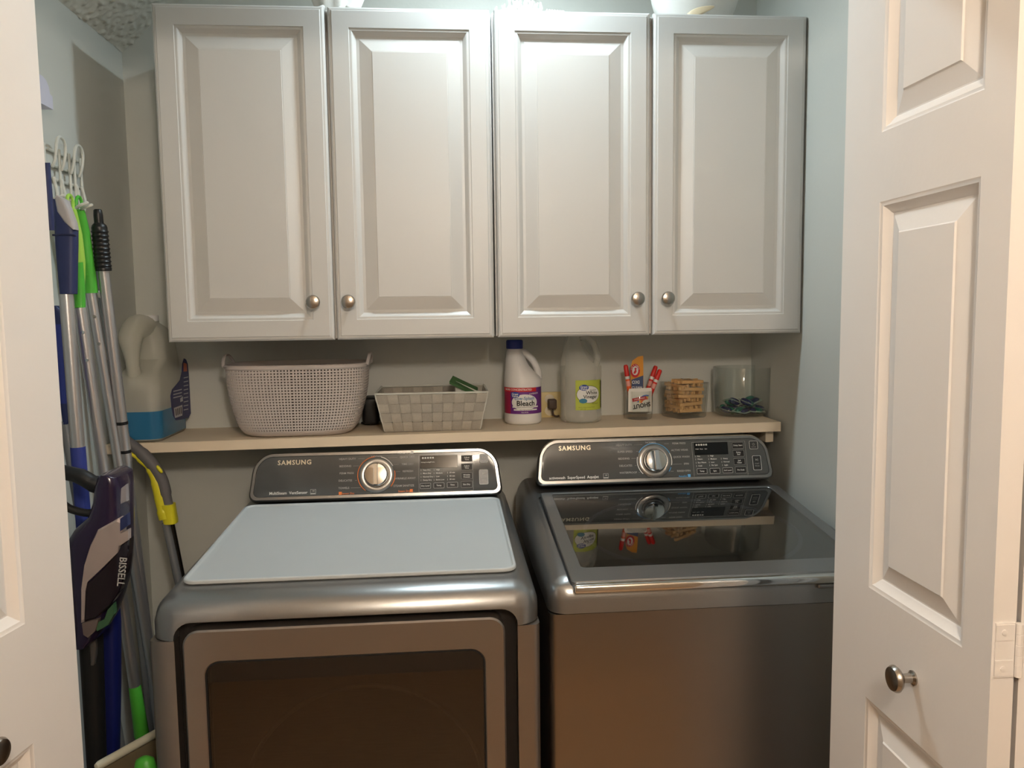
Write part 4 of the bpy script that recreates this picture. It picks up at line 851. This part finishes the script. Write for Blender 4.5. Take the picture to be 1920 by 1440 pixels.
# ------------------------------------------------------------------ ornaments on top of the cabinets
CTZ = CZ1 - .003
def conch(name, base, d, size, label, group=None):
    base = Vector(base); d = Vector(d).normalized(); q = d.to_track_quat('Z', 'Y').to_matrix().to_4x4(); X = Matrix.Translation(base) @ q
    secs = []; n = 24
    for k in range(40):
        f = k / 39; r = size * .34 * (1 - f) ** .9 * (1 - .55 * max(0, 1 - f / .12) ** 2) * (1 + .13 * math.cos(f * 2 * PI * 6.5)) + .0006
        secs.append([(r * (1 + .06 * math.cos(2 * PI * j / n - f * 14)) * math.cos(2 * PI * j / n), r * math.sin(2 * PI * j / n), size * f) for j in range(n)])
    return tag(MB(X).loft(secs).build(name, shellwhite, None, base, angle=70), label, 'shell', group)
# pale shell ornament on the left
o1 = thing('shell_ornament', (-.285, 2.0, CTZ), 'white shell ornament on top of the left cabinet', 'ornament')
xl = at(577, 5, 1.96).x; xr_ = at(678, 5, 1.96).x; xm = (xl + xr_) / 2
secs = []
for k in range(13):
    z = .004 + .085 * k / 12; a = .030 + .042 * (k / 12) ** .7
    secs.append([(xm + a * (1 + .07 * math.cos(9 * 2 * PI * j / 54)) * math.cos(2 * PI * j / 54), 2.0 + a * .55 * (1 + .07 * math.cos(9 * 2 * PI * j / 54)) * math.sin(2 * PI * j / 54), CTZ + z) for j in range(54)])
MB().loft(secs).build('fluted_shell', shellwhite, o1, angle=70)
for px in (579, 642, 676):
    c = at(px, 6, 1.955); MB().tube(smoothpath([(c.x, 1.955, CTZ), (c.x * .7 + xm * .3, 1.965, CTZ + .02), (c.x * .4 + xm * .6, 1.985, CTZ + .04)], 4), [.009, .0085, .008, .0075, .007, .007, .006, .006, .006], 10).build('foot', shellwhite, o1)
# coral
cxl, cxr = at(926, 8, 1.95).x, at(1028, 8, 1.95).x; cxm = (cxl + cxr) / 2
o2 = thing('coral_piece', (cxm, 1.965, CTZ), 'knobbly piece of white coral on top of the cabinets', 'coral')
m = MB(); rnd = random.Random(3)
for k in range(150):
    a = rnd.uniform(0, 2 * PI); rr = math.sqrt(rnd.random()); bx_ = cxm + (cxr - cxl) * .46 * rr * math.cos(a); by_ = 1.965 + .040 * rr * math.sin(a)
    hgt = .012 + .045 * rnd.random() * (1.1 - rr); p0 = Vector((bx_, by_, CTZ + rnd.uniform(.001, .02))); p1 = p0 + Vector((rnd.uniform(-.010, .010), rnd.uniform(-.010, .006), hgt * .5)); p2 = p1 + Vector((rnd.uniform(-.008, .008), rnd.uniform(-.010, .006), hgt * .5))
    m.tube([p0, p1, p2], [rnd.uniform(.003, .005), .0034, .0016], 6)
cb = m.build('branches', shellwhite, o2, angle=70); cb['kind'] = 'stuff'
m = MB(); m.loft([ellipse(cxm, 1.965, CTZ + z, (cxr - cxl) * .44 * s_, .038 * s_, 24) for z, s_ in ((0, .92), (.004, 1), (.018, .9), (.03, .6))]); m.build('core', shellwhite, o2, angle=70)
c = at(1031, 14, 1.945); conch('spiral_shell', (c.x - .004, 1.945, CTZ + .0105), (1, .05, .35), .042, 'small white spiral shell beside the coral on the cabinet')
# big fluted bowl-like shell
sl_, sr_ = at(1243, 5, 1.97).x, at(1385, 5, 1.97).x; sm = (sl_ + sr_) / 2
o3 = thing('shell_bowl', (sm, 2.0, CTZ), 'large white bowl-shaped shell with a cream lip on the right cabinet', 'shell')
secs = []
for k in range(15):
    f = k / 14; a = .062 + .052 * math.sin(f * 1.45); z = .105 * f ** 1.25
    secs.append([(sm + a * math.cos(2 * PI * j / 60), 2.02 + a * .72 * math.sin(2 * PI * j / 60), CTZ + .0005 + z) for j in range(60)])
inner = [[(sm + (q[0] - sm) * .94, 2.02 + (q[1] - 2.02) * .94, q[2] + .004) for q in s_] for s_ in reversed(secs)]
MB().loft(secs + inner).build('bowl', shellwhite, o3, angle=70)
for k in range(6):
    px = 1287 + k * 15; c = at(px, 12, 1.945); a0 = math.asin(max(-1, min(1, (c.x - sm) / .085)))
    pth = []
    for f in (.05, .2, .36):
        a = .062 + .052 * math.sin(f * 1.45); z = .105 * f ** 1.25; pth.append((sm + a * math.sin(a0), 2.02 - a * .72 * math.cos(a0), CTZ + z))
    MB().tube(pth, [.0022, .0020, .0008], 8).build('rib', shellwhite, o3)
pth = []
for k in range(9):
    a0 = math.radians(-28 + 44 * k / 8); f = .30 + .20 * (k / 8) ; a = .064 + .052 * math.sin(f * 1.45); pth.append((sm + a * math.sin(a0), 2.02 - a * .72 * math.cos(a0), CTZ + .105 * f ** 1.25))
MB().tube(pth, [.002, .006, .009, .010, .010, .009, .007, .005, .002], 8, flat=.5).build('lip', shellcream, o3)
# ------------------------------------------------------------------ the broom corner at the left
# ---- small fixture high on the left wall
c = atx(84, 180, XL); wf = thing('wall_sensor', (XL, c.y, c.z), 'small lavender-white wall fixture high on the left wall', 'fixture')
y0 = atx(99, 190, XL + .031).y; zb = atx(97, 204, XL + .031).z
MB().prism([(y0 - .15, zb), (y0, zb), (y0, zb + .026), (y0 - .010, zb + .029), (y0 - .013, zb + .042), (y0 - .022, zb + .052), (y0 - .036, zb + .057), (y0 - .15, zb + .057)], .03, 'yz', XL + .001).build('housing', lavender, wf)
# ---- white wire hook rack
def LWP(px, py, x=XL + .006): return atx(px, py, x)
rk = thing('wire_hook_rack', LWP(120, 330), 'white coated wire hook rack on the left wall holding mop handles', 'hook rack')
yA, yB = 1.70, 1.905
zr = [LWP(120, 292).z, LWP(120, 318).z, LWP(118, 342).z]
for z in zr: MB().tube([(XL + .006, yA, z), (XL + .006, yB, z)], .0034, 8, round_ends=True).build('rail', wiremat, rk)
for yy in (1.735, 1.80, 1.845, 1.868, 1.90): MB().tube([(XL + .0125, yy, zr[0] + .004), (XL + .0125, yy, zr[2] - .05)], .0032, 8, round_ends=True).build('upright', wiremat, rk)
for yy in (1.78, 1.862):
    w2 = .020; pts = [(XL + .016, yy - w2, zr[1] - .006), (XL + .022, yy - w2, zr[1] + .01), (XL + .026, yy - w2, zr[0] + .006), (XL + .027, yy - w2 * .7, zr[0] + .022), (XL + .027, yy, zr[0] + .027), (XL + .027, yy + w2 * .7, zr[0] + .022), (XL + .026, yy + w2, zr[0] + .006), (XL + .022, yy + w2, zr[1] + .01), (XL + .016, yy + w2, zr[1] - .006)]
    MB().tube(smoothpath(pts, 4), .0034, 8, round_ends=True).build('loop', wiremat, rk)
for (ex_, ey_, yy) in ((119, 371, 1.765), (136, 377, 1.80), (164, 384, 1.868), (172, 388, 1.895)):
    e = atx(ex_, ey_, -.752 if ex_ < 150 else -.742)
    MB().tube(smoothpath([(XL + .014, yy, zr[2] + .0), (XL + .020, yy, zr[2] - .035), (XL + .040, yy + (e.y - yy) * .5, e.z - .006), (e.x - .02, e.y, e.z - .004), (e.x, e.y, e.z + .004)], 4), .0036, 8, round_ends=True).build('hook', wiremat, rk)
def line3(p, q, t): return p + (q - p) * t
def pole_to_floor(a, b, zend=.03):
    t = (zend - a.z) / (b.z - a.z); return a + (b - a) * t
def pxw(n, y): return n * y / F / 2       # half width in metres of n pixels at depth y
# ---- black-gripped pole
a, b = atx(183, 392, -.742), atx(194, 508, -.742); d_ = (b - a); e2 = atx(238, 870, -.732)
bp_ = thing('extension_pole', pole_to_floor(b, e2, .0), 'silver extension pole with a ribbed black grip hanging by the shelf', 'pole')
prof = [(.0, .006), (.02, .0085), (.10, .0095), (.22, .0095), (.26, .0145), (.30, .0160)]
pts, rr = [], []
for t, r in prof: pts.append(a + d_ * t); rr.append(r)
for k in range(27):
    t = .34 + .60 * k / 26; pts.append(a + d_ * t); rr.append(.0168 + (.0011 if k % 3 == 1 else -.0009))
pts += [a + d_ * .96, a + d_ * 1.0]; rr += [.0172, .0165]
MB().tube(pts, rr, 18).build('grip', blackrub, bp_)
bot = pole_to_floor(b, e2)
MB().tube([b, line3(b, bot, .28)], .0122, 16).build('upper_tube', alu, bp_); MB().tube([line3(b, bot, .27), bot], .0108, 16).build('lower_tube', alu, bp_)
for py in (790, 845):
    q = line3(b, e2, (py - 508) / (870 - 508)); dq = (e2 - b).normalized(); MB().tube([q - dq * .0035, q + dq * .0035], .0132, 16).build('black_band', blackrub, bp_)
# ---- thin pale pole behind it
a, b = atx(182, 480, -.772), atx(214, 760, -.765); tp = thing('thin_pole', pole_to_floor(a, b, 0), 'thin pale grey pole with a white clip behind the black-gripped pole', 'pole')
MB().tube([a, pole_to_floor(a, b)], .0075, 12).build('tube', alugrey, tp)
q = atx(191, 552, -.764); MB().rbox(q.x - .010, q.x + .010, q.y - .014, q.y + .010, q.z - .008, q.z + .008, .005, 3).build('clip', wiremat, tp)
# ---- green mop
def mop(name, label, top, grip_pts, grip_r, tube_px, x0, x1, mat_g, tube_r, cat='mop', hook=True, end=None, sleeve=None, tip=None):
    G = [atx(px, py, x0) for px, py in grip_pts]; b = G[-1]; e = atx(*tube_px, x1); bot = pole_to_floor(b, e)
    t = thing(name, Vector((bot.x, bot.y, 0)), label, cat)
    g = MB(); P3 = smoothpath(G, 5); n = len(P3); R3 = [grip_r[min(len(grip_r) - 1, int(i / 5))] + (grip_r[min(len(grip_r) - 1, int(i / 5) + 1)] - grip_r[min(len(grip_r) - 1, int(i / 5))]) * ((i % 5) / 5) for i in range(n)]
    g.tube(P3, R3, 16, flat=.8); gr = g.build('grip', mat_g, t)
    if hook:
        c = G[0] + Vector((0, 0, .012)); MB().tube([c + Vector((.0, .013 * math.cos(2 * PI * k / 18), .016 * math.sin(2 * PI * k / 18))) for k in range(18)], .0035, 8, closed=True).build('hanging_loop', mat_g, gr)
    m1 = line3(b, bot, .10); MB().tube([b, m1], tube_r * 1.08, 16).build('collar_tube', alu, t)
    for q in (.035, .075): qq = line3(b, bot, q); MB().lathe([(.0035, -tube_r * 1.08 - .0012), (.0035, -tube_r * .9)], (qq.x + .004, qq.y, qq.z), n=10, axis='y').build('rivet', chrome, t)
    lo = line3(b, bot, .93) if end else bot
    MB().tube([m1, lo], tube_r, 16).build('tube', alu, t)
    return t, b, bot
t, b, bot = mop('lime_mop', 'mop with a lime green grip and silver pole on the hook rack', None, [(132, 392), (140, 440), (146, 490), (149, 540), (150, 577)], [.011, .0145, .0145, .0105, .0098], (188, 840), -.752, -.735, limegreen, .0115)
MB().tube([atx(143, 492, -.7505), atx(149, 540, -.7510), atx(150.5, 577, -.7512)], [.0128, .0112, .0104], 16, flat=.8).build('lower_grip', green, t)
def on_line(p, q, py):
    lo_, hi_ = 0.0, 1.0
    for _ in range(40):
        m_ = (lo_ + hi_) / 2; r_ = line3(p, q, m_) - Vector((0, 0, H)); yy_ = 720 - F * r_.dot(up) / r_.dot(fw)
        if yy_ < py: lo_ = m_
        else: hi_ = m_
    return line3(p, q, lo_)
g0, g1 = on_line(b, bot, 1288), on_line(b, bot, 1378); MB().tube([g0, line3(g0, g1, .5), g1], [.0125, .014, .016], 14, round_ends=True).build('green_socket', green, t)
t, b, bot = mop('green_mop', 'mop with a bright green grip dotted with nubs beside the lime mop', None, [(149, 394), (158, 440), (164, 490), (168, 520), (171, 549)], [.010, .0125, .0135, .0140, .0145], (226, 890), -.768, -.745, green, .0105)
for k in range(6):
    q = atx(157 + k * 2.6, 425 + k * 18, -.757); MB().lathe([(.0022, -.0012), (.0016, 0), (.0004, .0006)], q + Vector((0, -.0135, 0)), n=8, axis='y').build('nub', green, t)
# ---- navy mop
a, b = atx(117, 398, -.750), atx(124, 552, -.750); e2 = atx(146, 838, -.745); bot = pole_to_floor(b, e2)
nm = thing('navy_mop', Vector((bot.x, bot.y, 0)), 'flat mop with a navy and grey handle at the left wall', 'mop')
def slabpath(mb, rows, y_t):            # rows: (pxl, pxr, py) at plane x
    secs = []
    for l, r, py, xx in rows:
        p, q = atx(l, py, xx), atx(r, py, xx); m_ = (p + q) / 2; hw = max(.004, (q - p).length / 2); dd = (q - p).normalized()
        nrm_ = Vector((dd.y, -dd.x, 0)).normalized()
        secs.append([m_ + dd * hw * math.cos(2 * PI * k / 16) + nrm_ * y_t * math.sin(2 * PI * k / 16) for k in range(16)])
    mb.loft(secs)
def facing(px, py, y): return at(px, py, y)
def slabface(mb, rows, y, t, p=3.0, n=20):    # cross-sections facing the front at depth y
    secs = []
    for l, r, py in rows:
        L_, R_ = at(l, py, y), at(r, py, y); c = (L_ + R_) / 2; hw = (R_.x - L_.x) / 2
        secs.append([(q[0], q[1], c.z) for q in ellipse(c.x, y + t, c.z, hw, t, n, p)])
    mb.loft(secs)
ym = b.y - .014
m = MB(); slabface(m, [(97, 99, 372), (96, 118, 385), (97, 128, 405), (98, 139, 428), (99, 139, 455), (103, 138, 500), (108, 137, 551)], ym, .014); m.build('handle', navy, nm, angle=50)
m = MB(); slabface(m, [(102, 108, 366), (100, 122, 374), (104, 131, 396), (118, 138, 416), (135, 139, 430)], ym - .004, .012); m.build('grey_tip', greyplastic, nm, angle=50)
MB().rbox(at(98, 440, ym).x, at(139, 440, ym).x, ym - .0012, ym + .01, at(100, 441, ym).z - .0012, at(100, 439, ym).z, .0005, 1).build('seam_band', paper('navy_dark', (26, 32, 66)), nm)
MB().tube([b, line3(b, bot, .95)], .0132, 16).build('tube', alu, nm)
MB().tube([e2, line3(e2, bot, .14), line3(e2, bot, .22)], [.0140, .0145, .0135], 16).build('blue_socket', royal, nm)
MB().rbox(bot.x - .03, bot.x + .03, bot.y - .15, bot.y + .12, .004, .04, .012, 3).build('mop_head', royal, nm)
# ---- blue dust wand in front of it
yw = 1.655
dw = thing('dust_wand', (at(122, 1000, yw).x, yw, 0), 'royal blue padded cleaning wand half hidden by the left door', 'duster')
m = MB(); slabface(m, [(98, 104, 573), (96, 112, 580), (98, 119, 592), (100, 121, 608)], yw, .012); m.build('pad_top', navy, dw, angle=50)
m = MB(); slabface(m, [(100, 121, 608), (103, 126, 660), (107, 131, 720), (110, 135, 757)], yw - .001, .014); m.build('pad', royal, dw, angle=50)
m = MB(); slabface(m, [(110, 134, 757), (112, 135, 775), (114, 133, 788), (116, 126, 796)], yw, .012); m.build('pad_end', navy, dw, angle=50)
p0, p1 = at(123, 790, yw + .012), at(142, 905, yw + .014); MB().tube([p0, p1, pole_to_floor(p0, p1)], .0115, 14).build('tube', alugrey, dw)
m = MB(); slabpath(m, [(86, 89, 305, -.72), (86, 93, 340, -.72), (88, 97, 380, -.72), (91, 99, 415, -.72), (93, 98, 432, -.72)], .006); m.build('strap', navy, dw, angle=50)
m = MB(); slabface(m, [(186, 214, 1140), (184, 217, 1180), (188, 217, 1300), (190, 214, 1440), (188, 214, 1560)], 1.60, .020); m.build('lower_sleeve', paper('sleeve_blue', (20, 28, 92)), dw, angle=50)
MB().tube([at(150, 955, yw + .014), at(196, 1170, 1.62)], .0115, 12).build('link_tube', alugrey, dw)
# ---- steam mop with a yellow and charcoal handle
ys = 1.955
st = thing('steam_mop', (at(335, 1200, ys).x, ys, 0), 'mop with a bent yellow and charcoal handle under the shelf', 'mop')
S_ = lambda pts, y: [at(px, py, y) for px, py in pts]
m = MB(); m.tube(smoothpath(S_([(236, 826), (262, 846), (286, 872), (303, 900), (311, 930), (315, 950)], ys), 5), [.013] * 6 + [.0150] * 8 + [.0145] * 6 + [.0125] * 6, 16).build('grip', charcoal, st)
m = MB(); m.tube(smoothpath(S_([(238, 846), (262, 862), (282, 880), (293, 905), (300, 935), (306, 958), (310, 972)], ys - .003), 5), [.004] * 5 + [.007] * 5 + [.0105] * 5 + [.0125] * 5 + [.0130] * 5 + [.0150] * 6, 16).build('yellow_shell', yellow, st)
m = MB(); slabface(m, [(296, 323, 948), (299, 325, 962), (302, 328, 978), (304, 328, 984)], ys - .016, .018); m.build('yellow_collar', yellow, st, angle=50)
c = at(299, 880, ys - .017); m = MB(Matrix.Translation(c) @ Matrix.Rotation(math.radians(-33), 4, 'Y')); m.loft([ellipse(0, 0, z, .0042 * s_, .004 * s_, 16) for z, s_ in ((-.011, .3), (-.009, .75), (-.004, 1), (.004, 1), (.009, .75), (.011, .3))]).build('button', yellow, st, angle=60)
p0, p1 = at(311, 980, ys), at(330, 1068, ys); MB().tube([p0, pole_to_floor(p0, p1, .05)], .0095, 14).build('tube', alugrey, st)
p0, p1 = at(322, 982, ys + .012), at(336, 1052, ys + .012); MB().tube([p0, pole_to_floor(p0, p1, .05)], .0068, 12).build('rod', mat('dark_steel', srgb(90, 84, 78), .25, 1.0), st)
# ---- purple stick vacuum
yv = 1.50
vc = thing('stick_vacuum', (at(190, 1300, yv).x, yv + .05, 0), 'dark purple stick vacuum with a silver panel beside the dryer', 'vacuum')
def slabrows(rows, y0_, y1_, name, m_, parent, p=3.2):
    secs = []; 
    for l, r, py in rows:
        L_, R_ = at(l, py, (y0_ + y1_) / 2), at(r, py, (y0_ + y1_) / 2); c = (L_ + R_) / 2; secs.append(ellipse(c.x, (y0_ + y1_) / 2, c.z, (R_.x - L_.x) / 2, (y1_ - y0_) / 2, 24, p))
    q = MB(); q.loft(secs); return q.build(name, m_, parent, angle=50)
vb = slabrows([(205, 222, 882), (196, 238, 888), (190, 241, 905), (186, 242, 935), (176, 243, 962), (150, 244, 985), (134, 244, 1010), (136, 243, 1050), (140, 238, 1085), (145, 228, 1120), (150, 214, 1155), (153, 196, 1185), (158, 182, 1198)], yv, yv + .10, 'body', purple, vc)
MB().tube(smoothpath([at(112, 884, yv + .04), at(150, 893, yv + .035), at(176, 907, yv + .035), at(200, 912, yv + .04)], 5), [.014] * 5 + [.0150] * 5 + [.0165] * 6, 16).build('handle_grip', blackmatte, vc)
MB().tube(smoothpath([at(186, 925, yv + .03), at(194, 938, yv + .03), at(188, 955, yv + .03), at(165, 962, yv + .03), at(134, 955, yv + .03), at(118, 945, yv + .03)], 5), .0075, 12).build('handle_guard', blackmatte, vc)
def polyplate(pts, y, t, name, m_, parent, bulge=0.0):
    P2 = [at(px, py, y) for px, py in pts]; n = len(P2); q = MB()
    inn = [p + (sum(P2, Vector()) / n - p) * .06 + Vector((0, -.003, 0)) for p in P2]
    q.loft([[p + Vector((0, t, 0)) for p in P2], P2, inn]); return q.build(name, m_, parent, angle=25)
polyplate([(222, 972), (184, 993), (170, 1022), (158, 1060), (152, 1105), (152, 1168), (158, 1166), (160, 1110), (164, 1092), (196, 1062), (224, 1034), (229, 1005), (230, 975)], yv - .002, .02, 'silver_panel', vacsilver, vc)
bn = polyplate([(229, 1020), (222, 1036), (196, 1064), (165, 1093), (161, 1112), (159, 1166), (178, 1160), (205, 1138), (224, 1110), (237, 1070), (242, 1030), (243, 1010)], yv - .004, .02, 'dust_bin', vacbin, vc)
polyplate([(154, 1168), (166, 1164), (186, 1160), (180, 1182), (166, 1196), (157, 1190)], yv - .003, .02, 'bin_latch', mat('vac_grey', srgb(104, 92, 88), .4), vc)
polyplate([(228, 915), (237, 908), (238, 940), (227, 945)], yv - .003, .01, 'silver_window', mat('vac_light', srgb(176, 172, 178), .3, .5), vc)
polyplate([(226, 972), (240, 962), (241, 985), (226, 996)], yv - .005, .01, 'switch_plate', navy, vc)
polyplate([(225, 1000), (242, 992), (242, 1012), (224, 1024)], yv - .006, .01, 'lower_silver', vacsilver, vc)
m = MB(); ctr = at(228, 1072, yv - .0095); put_text(m, 'BISSELL', .0185, lambda u, v: ctr + Vector((-u * .15 + v * .99, 0, -u * .99 - v * .15)), bold=.02, wx=.95); m.build('brand_lettering', ink_grey, bn, smooth=False, fix=False)
polyplate([(180, 1168), (197, 1160), (203, 1142), (214, 1130), (216, 1150), (204, 1172), (182, 1184)], yv + .001, .01, 'green_cyclone', mat('cyclone_green', srgb(60, 96, 66), .1, coat=.5), vc)
ln = MB(); ln.tube([at(170, 1180, yv + .055), at(182, 1440, yv + .06), Vector((at(186, 1440, yv + .06).x + .02, yv + .07, .06))], [.022, .018, .018], 16).build('wand', blackmatte, vc)
m = MB(); slabface(m, [(166, 178, 1198), (166, 180, 1212), (168, 179, 1230), (169, 176, 1248)], yv + .03, .006); m.build('trigger_tag', mat('tag_grey', srgb(96, 92, 90), .3, .4), vc)
vb_x = at(186, 1440, yv).x + .02; MB().rbox(vb_x - .055, vb_x + .055, yv - .02, yv + .15, .004, .07, .02, 4).build('floor_nozzle', purple, vc)
# ---- cream bin on the floor between the poles and the dryer
ca, cb_ = at(190, 1426, 1.42), at(287, 1372, 1.62)
zc_ = (ca.z + cb_.z) / 2; dirb = Vector((cb_.x - ca.x, cb_.y - ca.y, 0)); Lb = dirb.length; dirb.normalize(); nb = Vector((-dirb.y, dirb.x, 0))
ca = Vector((-.674, 1.503, 0)); dirb = Vector((.53, .85, 0)).normalized(); nb = Vector((-dirb.y, dirb.x, 0)); BZ = H - .85
bn_ = thing('dustpan_board', ca + dirb * .14, 'cream edged upright board on the floor between mops and dryer', 'board')
def bpl(u, v, z): return ca + dirb * u + nb * v + Vector((0, 0, z))
MB().loft([[bpl(u, v, z) for u, v in ((0, 0), (.265, 0), (.265, .008), (0, .008))] for z in (.002, BZ - .016)]).build('panel', mat('board_tan', srgb(120, 108, 84), .6), bn_, smooth=False)
MB().tube([bpl(-.004, .004, BZ - .007), bpl(.268, .004, BZ - .007)], .0085, 12, round_ends=True).build('edge_strip', cream, bn_)
# green brush standing in front of it
gb = at(268, 1436, 1.42); tag(MB().loft([ellipse(gb.x, 1.43, z, a, a * .8, 20) for z, a in ((0.0, .028), (.02, .03), (.30, .026), (gb.z - .02, .022), (gb.z + .006, .016), (gb.z + .012, .006))]).build('green_bottle', green, None, (gb.x, 1.43, 0), angle=50), 'small green bottle tip standing in front of the cream board', 'bottle')
